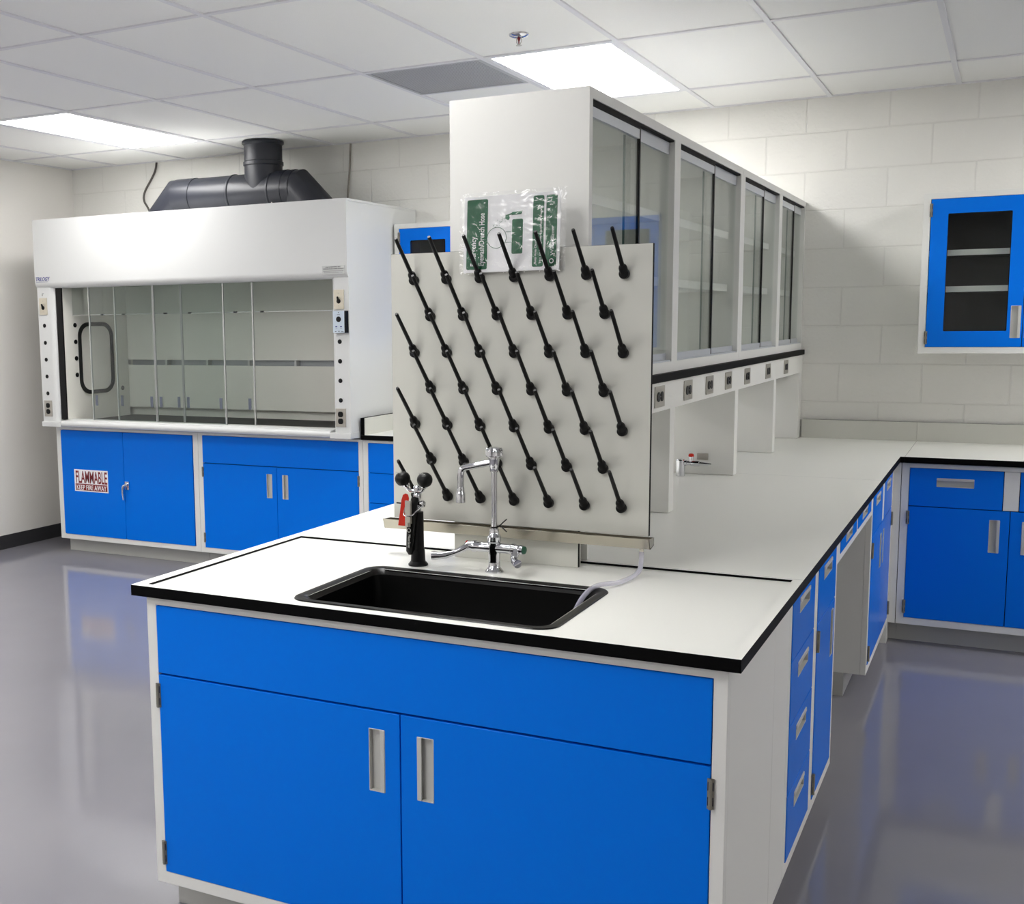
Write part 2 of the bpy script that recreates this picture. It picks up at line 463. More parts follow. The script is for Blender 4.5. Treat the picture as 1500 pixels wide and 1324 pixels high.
# ------------------------------------------------------------------ ceiling fittings
LL = {(-2, 0): 'lit white ceiling light panel above the fume hood',
      (3, 0): 'lit white ceiling light panel above the island glass cabinet, beside the grey vent',
      (-2, -2): 'lit ceiling light panel out of frame, in front of the fume hood',
      (3, -2): 'lit ceiling light panel out of frame, over the sink end of the island',
      (-2, -4): 'lit ceiling light panel out of frame, left behind the viewer',
      (3, -4): 'lit ceiling light panel out of frame, behind the viewer',
      (8, 0): 'lit ceiling light panel out of frame, right of the island near the back wall',
      (-2, -6): 'added ceiling light panel out of frame, far left behind the viewer',
      (3, -6): 'added ceiling light panel out of frame, far behind the viewer',
      (13, 0): 'added ceiling light panel out of frame, far right near the back wall',
      (13, -4): 'added ceiling light panel out of frame, far right behind the viewer',
      (13, -2): 'added ceiling light panel out of frame, far right beside the aisle'}
for (i, j) in LIGHTS:
    x0, y0 = GX + i * TX, GY + j * TY
    t = thing('ceiling_light', LL[(i, j)], 'ceiling light', (x0 + TX / 2, y0 + TY / 2, ZCE), 0, 'ceiling light panels')
    b = MB()
    b.ring(rrect(x0 + .012, x0 + TX - .012, y0 + .012, y0 + TY - .012, .002, 1), rrect(x0 + .034, x0 + TX - .034, y0 + .026, y0 + TY - .026, .002, 1), 'z', ZCE + .001, ZCE + .02, 'tbar')
    b.box(x0 + .012, x0 + TX - .012, y0 + .012, y0 + TY - .012, ZCE + .0205, ZCE + .10, 'tbar')
    b.build('housing', t)
    b = MB(); b.box(x0 + .030, x0 + TX - .030, y0 + .024, y0 + TY - .024, ZCE + .006, ZCE + .012, 'light'); b.build('diffuser', t)

t = thing('ceiling_vent', 'square grey slatted air vent in the ceiling next to a light', 'vent', (vx0 + .3, vy0 + .3, ZCE))
b = MB(); b.ring(rrect(vx0 + .012, vx1 - .012, vy0 + .012, vy0 + .602, .002, 1), rrect(vx0 + .03, vx1 - .03, vy0 + .03, vy0 + .584, .002, 1), 'z', ZCE + .0005, ZCE + .0078, 'vent')
b.build('frame', t)
b = MB(); b.box(vx0 + .012, vx1 - .012, vy0 + .012, vy0 + .602, ZCE + .008, ZCE + .016, 'vent'); b.build('backing', t)
b = MB()
n = 46
for k in range(n):
    x = vx0 + .032 + (TX - .064) * (k + .5) / n
    b.box(x - .004, x + .004, vy0 + .028, vy0 + .586, ZCE + .003, ZCE + .0075, 'vent')
b.build('slats', t)

sx, sy = -1.402, 2.334
t = thing('fire_sprinkler', 'small chrome fire sprinkler head on the ceiling', 'sprinkler', (sx, sy, ZCE))
b = MB(); b.lathe([(.002, .006), (.041, .006), (.040, 0), (.030, -.006), (.016, -.010), (.002, -.010)][::-1], (sx, sy, ZCE), (0, 0, 1), 'chrome', 32); b.build('escutcheon', t)
b = MB()
for s_ in (-1, 1):
    b.tube([(sx + s_ * .010, sy, ZCE - .009), (sx + s_ * .0105, sy, ZCE - .026), (sx + s_ * .004, sy, ZCE - .036)], .0018, 'steel', 8)
b.build('yoke', t)
b = MB(); b.lathe([(.002, 0), (.008, 0), (.003, .013), (.0022, .024)], (sx, sy, ZCE - .009), (0, 0, -1), 'darkred', 12); b.build('heat_bulb', t)
b = MB(); b.cyl((sx, sy, ZCE - .034), (sx, sy, ZCE - .0385), .0045, 'steel'); b.lathe([(.012, 0), (.012, .0015)], (sx, sy, ZCE - .040), (0, 0, 1), 'steel', 20); b.build('deflector', t)

# ------------------------------------------------------------------ cabinets
def pull(parent, hx, side, y=-.002, name='handle'):
    """recessed grey finger pull; hx = (x0, x1, z0, z1); side = edge carrying the lip"""
    x0, x1, z0, z1 = hx
    b = MB()
    d = .013
    b.box(x0, x1, y + d, y + d + .002, z0, z1, 'pull')
    b.box(x0 - .001, x0 + .0015, y - .0008, y + d, z0, z1, 'pull'); b.box(x1 - .0015, x1 + .001, y - .0008, y + d, z0, z1, 'pull')
    b.box(x0, x1, y - .0008, y + d, z0 - .001, z0 + .0015, 'pull'); b.box(x0, x1, y - .0008, y + d, z1 - .0015, z1 + .001, 'pull')
    if side == 'L': b.box(x0, x0 + .011, y - .0025, y + .0015, z0, z1, 'pull')
    if side == 'R': b.box(x1 - .011, x1, y - .0025, y + .0015, z0, z1, 'pull')
    if side == 'T': b.box(x0, x1, y - .0025, y + .0015, z1 - .011, z1, 'pull')
    return b.build(name, parent, bevel=.0006, local=True)

def hinge(parent, x, z, y=-.002, s=1):
    b = MB()
    b.box(x - .007, x + .007, y - .003, y, z - .032, z + .032, 'dsteel')
    b.cyl((x, y - .004, z - .032), (x, y - .004, z + .032), .0042, 'dsteel', seg=10)
    for q in (-.016, .016):
        b.box(x - .0062, x + .0062, y - .0036, y - .0026, z + q - .009, z + q + .009, 'gap_shade')
    return b.build('hinge', parent, local=True)

def cabinet(name, label, cat, loc, rotz, W, D, openings, fronts, z0=.10, z1=.882, kick=.085, group=None, open_top=False):
    t = thing(name, label, cat, loc, rotz, group)
    b = MB()
    b.plate(0, W, z0, z1, openings, 0, .022, 'white')
    b.box(0, .018, .0225, D, z0, z1, 'white'); b.box(W - .018, W, .0225, D, z0, z1, 'white')
    b.box(.0181, W - .0181, .0225, D, z0, z0 + .018, 'white'); b.box(.0181, W - .0181, D - .018, D, z0 + .0181, z1 - (.25 if open_top else 0), 'white')
    if not open_top: b.box(.0181, W - .0181, .0225, D - .0181, z1 - .018, z1, 'white')
    b.build('body', t, bevel=.0012, local=True)
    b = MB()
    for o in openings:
        b.box(o[0], o[1], .0195, .0222, o[2], o[3], 'gap_shade')  # dark sheet behind the fronts paints the shade seen in their gaps
    b.build('gap_shade_sheet', t, local=True)
    if kick is not None:
        b = MB(); b.box(.0, W, kick, D, 0, z0 - .0005, 'kick'); b.build('toe_kick', t, local=True)
    for f in fronts:
        g = .0016
        x0, x1, fz0, fz1 = f['x'][0] + g, f['x'][1] - g, f['z'][0] + g, f['z'][1] - g
        holes = [f['h'][:4]] if 'h' in f else []
        if 'win' in f: holes = holes + [f['win']]
        b = MB(); b.plate(x0, x1, fz0, fz1, holes, -.002, .0185, f.get('m', 'blue'))
        o = b.build(f['k'], t, bevel=.0013, local=True)
        f['obj'] = o
        if 'h' in f: pull(o, f['h'][:4], f['h'][4])
        for (hx, hz) in f.get('hinges', []): hinge(o, hx, hz)
        if 'win' in f:
            w = f['win']
            q = MB(); q.box(w[0] - .004, w[1] + .004, .008, .012, w[2] - .004, w[3] + .004, 'smoke'); q.build('glass_pane', o, local=True)
            q = MB(); q.ring(rrect(w[0] - .001, w[1] + .001, w[2] - .001, w[3] + .001, .012, 5), rrect(w[0] + .003, w[1] - .003, w[2] + .003, w[3] - .003, .010, 5), 'y', -.0015, .0075, 'black'); q.build('window_gasket', o, local=True)
    return t

# sink base at the near end of the island
CX0 = -1.512
def L(x): return x - CX0
W = -.029 - CX0
cabinet('sink_base_cabinet', 'blue two-door base cabinet under the black sink, nearest in view', 'cabinet', (CX0, .026, 0), 0, W, .534,
        [(L(-1.482), L(-.058), .133, .861)],
        [dict(k='front_panel', x=(L(-1.482), L(-.058)), z=(.679, .861)),
         dict(k='door', x=(L(-1.482), L(-.7705)), z=(.133, .677), h=(L(-.853), L(-.812), .479, .631, 'R'), hinges=[(L(-1.482), .62), (L(-1.482), .188)]),
         dict(k='door', x=(L(-.7705), L(-.058)), z=(.133, .677), h=(L(-.726), L(-.685), .478, .630, 'L'), hinges=[(L(-.058), .62), (L(-.058), .188)])], open_top=True)
b = MB(); b.box(-.049, -.029, .5615, .7635, .10, .882, 'white'); b.box(-.13, -.11, .5615, .7635, 0, .0995, 'kick')
b.box(-1.512, -1.492, .5615, .7635, .10, .882, 'white'); b.box(-1.49, -.051, .60, .7635, .10, .86, 'white')
o = b.build('filler_panel', bevel=.001); tag(o, 'plain white side panel between sink base cabinet and the island drawers', 'panel')

# island right side, first unit: four drawers, then drawer over door
Y0 = .765
def Y(y): return y - Y0
def dh(y0, y1, z0, z1): return (Y(y0), Y(y1), z0, z1, 'T')
dz = [(.684, .861), (.508, .684), (.318, .508), (.133, .318)]
fr = []
for (a, c) in dz:
    zc_ = c - .048
    fr.append(dict(k='drawer', x=(Y(.803), Y(1.190)), z=(a, c), h=dh(.915, 1.085, zc_ - .02, zc_ + .02)))
fr.append(dict(k='drawer', x=(Y(1.262), Y(1.646)), z=(.678, .861), h=dh(1.37, 1.54, .79, .83)))
fr.append(dict(k='door', x=(Y(1.262), Y(1.646)), z=(.133, .677), h=(Y(1.560), Y(1.600), .50, .65, 'R'), hinges=[(Y(1.262), .625), (Y(1.262), .185)]))
cabinet('drawer_cabinet', 'blue cabinet beside the sink end with four stacked drawers and a door', 'cabinet',
        (-.029, Y0, 0), pi / 2, .919, 1.47, [(Y(.803), Y(1.190), .133, .861), (Y(1.262), Y(1.646), .133, .861)], fr)

# knee space apron with two shallow drawers
Y0 = 1.684
t = cabinet('apron_drawer_unit', 'shallow blue two-drawer apron over the open knee space of the island', 'drawer unit', (-.029, Y0, 0), pi / 2, 1.066, .55,
            [(Y(1.750), Y(2.205), .797, .861), (Y(2.245), Y(2.698), .797, .861)],
            [dict(k='drawer', x=(Y(1.750), Y(2.205)), z=(.797, .861), h=dh(1.890, 2.060, .814, .848)),
             dict(k='drawer', x=(Y(2.245), Y(2.698)), z=(.797, .861), h=dh(2.385, 2.555, .814, .848))], z0=.775, kick=None)
b = MB(); b.box(-1.49, -.70, 1.686, 2.748, 0.0, .774, 'white')
b.build('back_panel', t, bevel=.001)

# island right side, second unit: two drawers over two doors, beyond the knee space
Y0 = 2.752
cabinet('base_cabinet', 'blue island cabinet beyond the knee space, two drawers over two doors', 'cabinet', (-.029, Y0, 0), pi / 2, .920, 1.47,
        [(Y(2.785), Y(3.645), .133, .861)],
        [dict(k='drawer', x=(Y(2.785), Y(3.185)), z=(.678, .861), h=dh(2.90, 3.07, .79, .83)),
         dict(k='mullion', m='white', x=(Y(3.185), Y(3.255)), z=(.678, .861)),
         dict(k='drawer', x=(Y(3.255), Y(3.645)), z=(.678, .861), h=dh(3.365, 3.535, .79, .83)),
         dict(k='door', x=(Y(2.785), Y(3.215)), z=(.133, .677), h=(Y(3.13), Y(3.17), .48, .63, 'R'), hinges=[(Y(2.785), .62), (Y(2.785), .185)]),
         dict(k='door', x=(Y(3.215), Y(3.645)), z=(.133, .677), h=(Y(3.26), Y(3.30), .48, .63, 'L'), hinges=[(Y(3.645), .62), (Y(3.645), .185)])])
b = MB(); b.box(-.0285, .0050, 3.70, 3.722, .10, .882, 'white'); b.box(-.0285, .0075, 3.785, 3.80, 0, .0995, 'kick')
b.box(-1.49, -.0285, 3.674, 4.44, .0, .882, 'white')
o = b.build('corner_filler_panel', bevel=.001); tag(o, 'narrow white filler in the inside corner between island and wall cabinets', 'panel')

# base cabinet on the back wall, right
X0 = .008
def X(x): return x - X0
cabinet('base_cabinet', 'dark blue base cabinet on the back wall at right, under the wall cabinet', 'cabinet', (X0, 3.700, 0), 0, .914, .73,
        [(X(.041), X(.889), .133, .861)],
        [dict(k='drawer', x=(X(.041), X(.438)), z=(.678, .861), h=(X(.160), X(.316), .776, .816, 'T')),
         dict(k='mullion', m='white', x=(X(.438), X(.504)), z=(.678, .861)),
         dict(k='drawer', x=(X(.504), X(.889)), z=(.678, .861), h=(X(.62), X(.776), .776, .816, 'T')),
         dict(k='door', x=(X(.041), X(.4705)), z=(.133, .677), h=(X(.388), X(.430), .480, .632, 'R'), hinges=[(X(.041), .622), (X(.041), .188)]),
         dict(k='door', x=(X(.4705), X(.889)), z=(.133, .677), h=(X(.521), X(.562), .480, .632, 'L'), hinges=[(X(.889), .622), (X(.889), .188)])])

# flammables cabinet under the fume hood
X0 = -5.392
ZB = .884
t = thing('flammables_cabinet', 'blue two-door cabinet under the left of the fume hood, with flammable label', 'cabinet', (X0, 3.70, 0))
b = MB()
op = (X(-5.352), X(-4.208), .133, .866)
b.plate(0, 1.224, .10, ZB, [op], 0, .022, 'white'); b.box(0, 1.224, .0225, .60, .10, ZB, 'white'); b.build('body', t, bevel=.0012, local=True)
b = MB(); b.box(op[0], op[1], .0195, .0222, op[2], op[3], 'gap_shade'); b.build('gap_shade_sheet', t, local=True)
b = MB(); b.box(.0, 1.224, .085, .60, 0, .0995, 'kick'); b.build('toe_kick', t, local=True)
doors = []
for (a, c, rs) in ((-5.350, -4.796, 'L'), (-4.793, -4.214, 'R')):
    b = MB(); b.prism(rrect(X(a), X(c), .135, .864, .012, 4), 'y', -.003, .0185, 'blue'); doors.append(b.build('door', t, bevel=.001, local=True))
b = MB()
lx0, lx1, lz0, lz1 = X(-5.240), X(-4.938), .443, .595
b.box(lx0, lx1, -.0042, -.0031, lz0, lz1, 'signwhite')
b.box(lx0 + .008, lx1 - .008, -.0047, -.0041, lz0 + .007, lz0 + .053, 'darkred')
b.text('FLAMMABLE', .118, facing((lx0 + .010, -.0044, lz0 + .060), (1, 0, 0), (0, 0, 1)), 'darkred', bold=.0018, width=.282)
b.text('KEEP FIRE AWAY', .048, facing((lx0 + .016, -.0049, lz0 + .0125), (1, 0, 0), (0, 0, 1)), 'signwhite', bold=.0004, width=.268)
b.build('warning_label', doors[0], local=True, label='white and dark red FLAMMABLE KEEP FIRE AWAY label')
b = MB()
b.box(X(-4.783), X(-4.750), -.012, -.003, .478, .533, 'chrome')
b.lathe([(.012, 0), (.012, .012), (.008, .016)], (X(-4.766), -.012, .512), (0, -1, 0), 'chrome', 16)
b.tube([(X(-4.766), -.026, .514), (X(-4.785), -.030, .505), (X(-4.790), -.032, .47), (X(-4.782), -.034, .41)], [.008, .009, .007, .005], 'chrome', 10, smooth=1)
b.cyl((X(-4.757), -.012, .496), (X(-4.757), -.0135, .496), .004, 'red', seg=12)
b.build('handle', doors[1], bevel=.0008, local=True, label='chrome lever latch')

# two door cabinet under the right of the fume hood
X0 = -4.166
cabinet('base_cabinet', 'blue cabinet under the right of the fume hood, blank panel over two doors', 'cabinet', (X0, 3.70, 0), 0, 1.224, .60,
        [(X(-4.132), X(-2.972), .133, .869)],
        [dict(k='front_panel', x=(X(-4.132), X(-2.972)), z=(.690, .869)),
         dict(k='door', x=(X(-4.132), X(-3.5605)), z=(.133, .688), h=(X(-3.636), X(-3.597), .491, .641, 'R'), hinges=[(X(-4.132), .632), (X(-4.132), .20)]),
         dict(k='door', x=(X(-3.5605), X(-2.972)), z=(.133, .688), h=(X(-3.519), X(-3.478), .490, .640, 'L'), hinges=[(X(-2.972), .632), (X(-2.972), .20)])], z1=ZB)

# drawer cabinet right of the hood
X0 = -2.940
dz = [(.686, .866), (.505, .686), (.320, .505), (.133, .320)]
fr = [dict(k='drawer', x=(X(-2.906), X(-2.500)), z=z) for z in dz] + [dict(k='drawer', x=(X(-2.430), X(-2.060)), z=z) for z in dz]
cabinet('drawer_cabinet', 'blue drawer cabinet between the fume hood and the island, half hidden by the pegboard', 'cabinet', (X0, 3.70, 0), 0, .914, .73,
        [(X(-2.906), X(-2.500), .133, .866), (X(-2.430), X(-2.060), .133, .866)], fr)

# ------------------------------------------------------------------ wall cabinets
def wall_cabinet(label, X0, W, doors, z0=1.387, z1=2.171, y0=4.125, ops=None, group=None):
    t = thing('wall_cabinet', label, 'wall cabinet', (X0, y0, z0), 0, group)
    def Z(z): return z - z0
    D = YW - y0 - .002
    H = z1 - z0
    b = MB()
    b.plate(0, W, 0, H, [(.033, W - .033, .031, H - .029)], 0, .022, 'white')
    b.box(0, .016, .0225, D, 0, H, 'white'); b.box(W - .016, W, .0225, D, 0, H, 'white')
    b.box(.016, W - .016, .0225, D, 0, .02, 'white'); b.box(.016, W - .016, .0225, D, H - .02, H, 'white')
    b.build('body', t, bevel=.0012, local=True)
    b = MB(); b.box(.0165, W - .0165, D - .012, D - .004, .0205, H - .0205, 'inside')
    b.box(.0165, .0185, .024, D - .012, .0205, H - .0205, 'inside'); b.box(W - .0185, W - .0165, .024, D - .012, .0205, H - .0205, 'inside')
    b.box(.0185, W - .0185, .024, D - .012, .0205, .0225, 'inside'); b.box(.0185, W - .0185, .024, D - .012, H - .0225, H - .0205, 'inside')
    b.box(W / 2 - .06, W / 2 - .05, D - .02, D - .012, .0225, H - .0225, 'inside')
    b.build('interior', t, local=True)
    for z in (1.704, 1.882):
        b = MB(); b.box(.019, W - .019, .055, D - .021, Z(z) - .015, Z(z) + .013, 'inside'); b.box(.019, W - .019, .0495, .0549, Z(z) - .015, Z(z) + .013, 'white')  # shelf body takes the painted interior shade, front edge stays white
        b.build('shelf', t, local=True)
    for (a, c, side) in doors:
        x0, x1 = a - X0 + .0016, c - X0 - .0016
        zz0, zz1 = .031 + .0016, H - .029 - .0016
        ww = .072 if side == 'L' else .078
        win = (x0 + .077, x1 - .066, Z(1.4965), Z(2.0685)) if side == 'L' else (x0 + .066, x1 - .077, Z(1.4965), Z(2.0685))
        h = (x1 - .050, x1 - .008, Z(1.463), Z(1.616), 'R') if side == 'L' else (x0 + .008, x0 + .050, Z(1.463), Z(1.616), 'L')
        b = MB(); b.plate(x0, x1, zz0, zz1, [win, h[:4]], -.002, .0185, 'blue')
        o = b.build('door', t, bevel=.0013, local=True)
        pull(o, h[:4], h[4])
        hx = x0 if side == 'L' else x1
        for hz in (Z(2.088), Z(1.465)): hinge(o, hx, hz)
        q = MB(); q.box(win[0] - .004, win[1] + .004, .008, .012, win[2] - .004, win[3] + .004, 'smoke'); q.build('glass_pane', o, local=True)
        q = MB(); q.ring(rrect(win[0] - .001, win[1] + .001, win[2] - .001, win[3] + .001, .012, 5), rrect(win[0] + .003, win[1] - .003, win[2] + .003, win[3] - .003, .010, 5), 'y', -.0012, .0075, 'black'); q.build('window_gasket', o, local=True)
    return t

wall_cabinet('blue wall cabinet with dark glass door windows, high on the back wall at right', .022, .914, [(.056, .4795, 'L'), (.4795, .903, 'R')])
wall_cabinet('blue wall cabinet right beside the fume hood, its door top showing above the pegboard', -2.937, .830, [(-2.904, -2.522, 'L'), (-2.522, -2.140, 'R')])
wall_cabinet('blue wall cabinet seen only through the glass of the nearest island cabinet', -2.106, .920, [(-2.072, -1.6695, 'L'), (-1.6695, -1.222, 'R')])

# ------------------------------------------------------------------ worktops
XL = -1.540
ZB_ = ZC - .028
SZ = ZC - .006       # recessed working surface at the sink
hx0, hx1, hy0, hy1 = -1.070, -.436, .082, .462
b = MB()
def slab(b, x0, x1, y0, y1, z0=ZB_, z1=ZC): b.box(x0, x1, y0, y1, z0, z1, 'core', 'top')
gx0, gx1, gy0, gy1 = -1.505, -.0255, .024, .7635
slab(b, XL, gx0, 0, .7745); slab(b, gx1, 0, 0, .7745); slab(b, gx0, gx1, 0, gy0); slab(b, gx0, gx1, gy1, .7745)
b.box(gx1 - .003, gx1 - .0001, gy0, gy1, SZ - .01, SZ + .0012, 'core'); slab(b, gx0, hx0, gy0, gy1, ZB_, SZ); slab(b, hx1, gx1, gy0, gy1, ZB_, SZ); slab(b, hx0, hx1, gy0, hy0, ZB_, SZ); slab(b, hx0, hx1, hy1, gy1, ZB_, SZ)
o = b.build('worktop'); tag(o, 'white worktop with black edge around the sink, raised rim on all sides', 'worktop')
WT = [((XL, 0, .7755, 2.7785), 'long white worktop with black edge in the middle of the island, behind the pegboard')]
b = MB(); slab(b, XL, 0, .7755, 2.7815)
o = b.build('worktop'); tag(o, WT[0][1], 'worktop')
t = thing('worktop', 'white worktop at the far end of the island, meeting the back wall', 'worktop', (-.76, 3.6, ZC))
b = MB(); slab(b, XL, 0, 2.7825, YW - .001); slab(b, 0, .0185, 3.672, YW - .001); b.build('slab', t)
b = MB(); b.box(-.563, .0185, 4.4335, YW - .001, ZC + .0003, 1.0155, 'panel', 'core'); b.build('backsplash', t)
t = thing('worktop', 'white worktop with black edge along the back wall at right', 'worktop', (.47, 4.06, ZC))
b = MB(); slab(b, .0195, .935, 3.672, YW - .001); b.build('slab', t)
b = MB(); b.box(.0195, .935, 4.4335, YW - .001, ZC + .0003, 1.0155, 'panel', 'core'); b.build('backsplash', t)
t = thing('worktop', 'short white worktop between the fume hood and the island', 'worktop', (-2.3, 4.06, ZC))
b = MB(); slab(b, -2.938, XL - .001, 3.672, YW - .001); b.build('slab', t)
b = MB(); b.box(-2.938, -2.912, 3.672, 4.432, ZC + .0003, 1.016, 'core'); b.box(-2.9118, -2.9105, 3.6735, 4.432, ZC + .0003, 1.0155, 'panel'); b.build('side_splash', t)
b = MB(); b.box(-2.9105, XL - .001, 4.4335, YW - .001, ZC + .0003, 1.0155, 'panel', 'core'); b.build('backsplash', t)

# ------------------------------------------------------------------ sink
t = thing('sink', 'black rectangular epoxy sink set in the white worktop', 'sink', (-.753, .272, SZ))
n = 8
L0 = rrect(-1.097, -.409, .053, .492, .052, n); L1 = rrect(-1.072, -.434, .078, .466, .04, n); L2 = rrect(-1.062, -.444, .088, .456, .036, n)
b = MB()
N = len(L0)
rings = [[(p[0], p[1], SZ + .0004) for p in L0], [(p[0] , p[1], SZ + .0032) for p in rrect(-1.095, -.411, .055, .490, .050, n)],
         [(p[0], p[1], SZ + .0045) for p in rrect(-1.082, -.424, .068, .477, .045, n)],
         [(p[0], p[1], SZ + .001) for p in L1], [(p[0], p[1], SZ - .012) for p in L2]]
vs = [v for r in rings for v in r]
fs = [(i * N + k, i * N + (k + 1) % N, (i + 1) * N + (k + 1) % N, (i + 1) * N + k) for i in range(len(rings) - 1) for k in range(N)]
b.add(vs, fs, 'sink'); b.build('rim', t)
b = MB()
rings = [[(p[0], p[1], SZ - .0121) for p in L2], [(p[0], p[1], .70) for p in rrect(-1.052, -.454, .098, .446, .045, n)],
         [(p[0], p[1], .682) for p in rrect(-1.04, -.466, .11, .434, .05, n)], [(p[0], p[1], .676) for p in rrect(-.9, -.6, .2, .35, .05, n)]]
vs = [v for r in rings for v in r]
fs = [(i * N + k, i * N + (k + 1) % N, (i + 1) * N + (k + 1) % N, (i + 1) * N + k) for i in range(len(rings) - 1) for k in range(N)]
fs.append([3 * N + k for k in range(N)])
b.add(vs, fs, 'sink'); b.build('basin', t)
b = MB(); b.lathe([(.002, .004), (.03, .004), (.042, .006), (.046, .002), (.046, 0)], (-.753, .275, .6765), (0, 0, 1), 'black', 24); b.build('drain', t)

# ------------------------------------------------------------------ island shelf: ledge, rails, uprights, outlets
xr, xl_ = -.572, -1.0
t = thing('service_shelf', 'white shelf frame along the island carrying power outlets under a black ledge', 'shelf', (-.78, 2.6, ZC))
b = MB(); b.box(-1.009, -.563, .79, 4.452, 1.371, 1.3975, 'core'); b.build('ledge', t, bevel=.001, label='black ledge')
b = MB(); b.box(xr - .014, xr, .79, 4.452, 1.275, 1.3705, 'white'); b.build('rail', t, bevel=.001)
b = MB(); b.box(xl_, xl_ + .014, .79, 4.452, 1.275, 1.3705, 'white'); b.build('rail', t, bevel=.001)
for (a, c) in ((.7765, .79), (1.645, 1.705), (2.70, 2.76), (3.60, 3.66), (4.36, 4.452)):
    b = MB(); b.box(-.985 if a > 1 else -.978, -.574, a, c, ZC + .001, 1.275 if a > 1 else 1.37, 'white'); b.build('upright', t, bevel=.001)
b = MB(); b.box(-.943, -.574, .7005, .7135, SZ + .0005, 1.30, 'core'); b.box(-.9425, -.5745, .699, .7004, SZ + .0005, 1.30, 'panel')
b.box(-.93, -.588, .714, .763, SZ + .0005, 1.30, 'panel'); b.box(-.93, -.600, .7632, .7763, ZC + .001, 1.30, 'white')
b.build('end_splash', t)
OY = [1.492, 1.872, 2.206, 2.541, 2.924, 3.414, 3.906]
first = None
b = MB(); b.box(xr + .0004, xr + .004, -.058, .058, 1.290, 1.359, 'plate')
b.map(lambda v: (v.x, v.y, v.z))
for y_ in (-.020, .020):
    q = rrect(y_ - .0165, y_ + .0165, 1.3085, 1.3405, .012, 4)
    b.prism([(p[0], p[1]) for p in q], 'x', xr + .004, xr + .0062, 'black')
b.cyl((xr + .004, 0, 1.3245), (xr + .0055, 0, 1.3245), .003, 'steel', seg=10)
for k, y in enumerate(OY):
    if k == 0:
        for v in b.v: v.y += y
        first = b.build('power_outlet', t, bevel=.0012)
    else:
        c = first.copy(); COL.objects.link(c); c.parent = t; c.location = (0, y - OY[0], 0)
b = MB(); b.box(-.727, -.680, 2.695, 2.6996, .976, 1.003, 'steel'); b.build('cover_plate', t, bevel=.001)

# ------------------------------------------------------------------ glass cabinets above the shelf
XU0, XU1, ZU0, ZU1, ZO0, ZO1 = -.991, -.581, 1.398, 2.193, 1.433, 2.165
def glass_cabinet(label, ya, yb, bays, walls):
    t = thing('glass_cabinet', label, 'glass cabinet', ((XU0 + XU1) / 2, ya, ZU0), 0, 'sliding glass cabinets on the island')
    b = MB()
    b.box(XU0, XU1, ya, yb, ZO1, ZU1, 'white'); b.box(XU0, XU1, ya, yb, ZU0, ZO0, 'white')
    for (a, c) in walls: b.box(XU0, XU1, a, c, ZO0, ZO1, 'white')
    b.build('body', t)
    for (a, c) in bays:
        for zt in (1.9315, 1.716):
            b = MB(); b.box(-.945, -.627, a + .002, c - .002, zt - .029, zt, 'white'); b.build('shelf', t, bevel=.001)
        for sx_, xf, dirn in ((1, XU1, 1), (-1, XU0, -1)):
            b = MB(); b.box(xf - dirn * .004, xf - dirn * .030, a, (a + c) / 2 + .035, ZO1 - .0172, ZO1 - .0002, 'core'); b.box(xf - dirn * .004, xf - dirn * .030, (a + c) / 2 + .035, c, ZO1 - .006, ZO1 - .0002, 'core'); b.build('door_track', t, label='top track with slot shade painted black')  # black strip paints the shadow in the slot above the door rails
            b = MB(); b.box(xf - dirn * .003, xf - dirn * .030, a, c, ZO0 + .0002, ZO0 + .005, 'greyrail'); b.build('door_track', t)
            m = (a + c) / 2
            ov = .055
            for k, (p, q, xo) in enumerate(((a + .001, m + ov - .02, .010), (m - ov - .01, c - .001, .023))):
                x0 = xf - dirn * xo
                b = MB(); b.box(x0 - .0025, x0 + .0025, p, q, ZO0 + .026, ZO1 - .044, 'glass')
                o = b.build('glass_door', t)
                b = MB(); b.box(x0 - .004, x0 + .004, p, q, ZO1 - .0455, ZO1 - (.018 if k == 0 else .0065), 'greyrail'); b.build('door_rail', o)
                b = MB(); b.box(x0 - .004, x0 + .004, p, q, ZO0 + .0055, ZO0 + .0275, 'greyrail'); b.build('door_rail', o)
                b = MB()
                if k == 0:
                    b.box(x0 - .0045, x0 + .0045, q - .001, q + .011, ZO0 + .006, ZO1 - .012, 'black'); b.build('edge_seal', o)
                else:
                    b.box(x0 - .003, x0 + .003, p - .003, p + .001, ZO0 + .028, ZO1 - .046, 'glassedge'); b.build('glass_edge', o)
    return t
glass_cabinet('near white cabinet with sliding glass doors on the island shelf, behind the pegboard', .785, 2.789, [(.812, 1.675), (1.75, 2.745)], [(.785, .812), (1.675, 1.75), (2.745, 2.789)])
glass_cabinet('far white cabinet with sliding glass doors on the island shelf, against the back wall', 2.791, 4.452, [(2.832, 3.655), (3.735, 4.42)], [(2.791, 2.832), (3.655, 3.735), (4.42, 4.452)])

# ------------------------------------------------------------------ fume hood
HX0, HX1, HY = -5.388, -2.952, 3.567
t = thing('fume_hood', 'large white fume hood with sliding glass sash on the left of the back wall', 'fume hood', (-4.17, 3.95, .885))
b = MB()
b.box(HX0, HX0 + .02, HY + .02, YW - .004, .932, 2.27, 'hoodwhite'); b.box(HX1 - .02, HX1, HY + .02, YW - .004, .932, 2.27, 'hoodwhite')
b.box(HX0, HX1, HY + .004, YW - .004, 2.2705, 2.285, 'hoodwhite')
b.box(HX0 + .02, HX1 - .02, YW - .03, YW - .004, .90, 2.27, 'hoodwhite')
b.build('body', t, bevel=.0012)
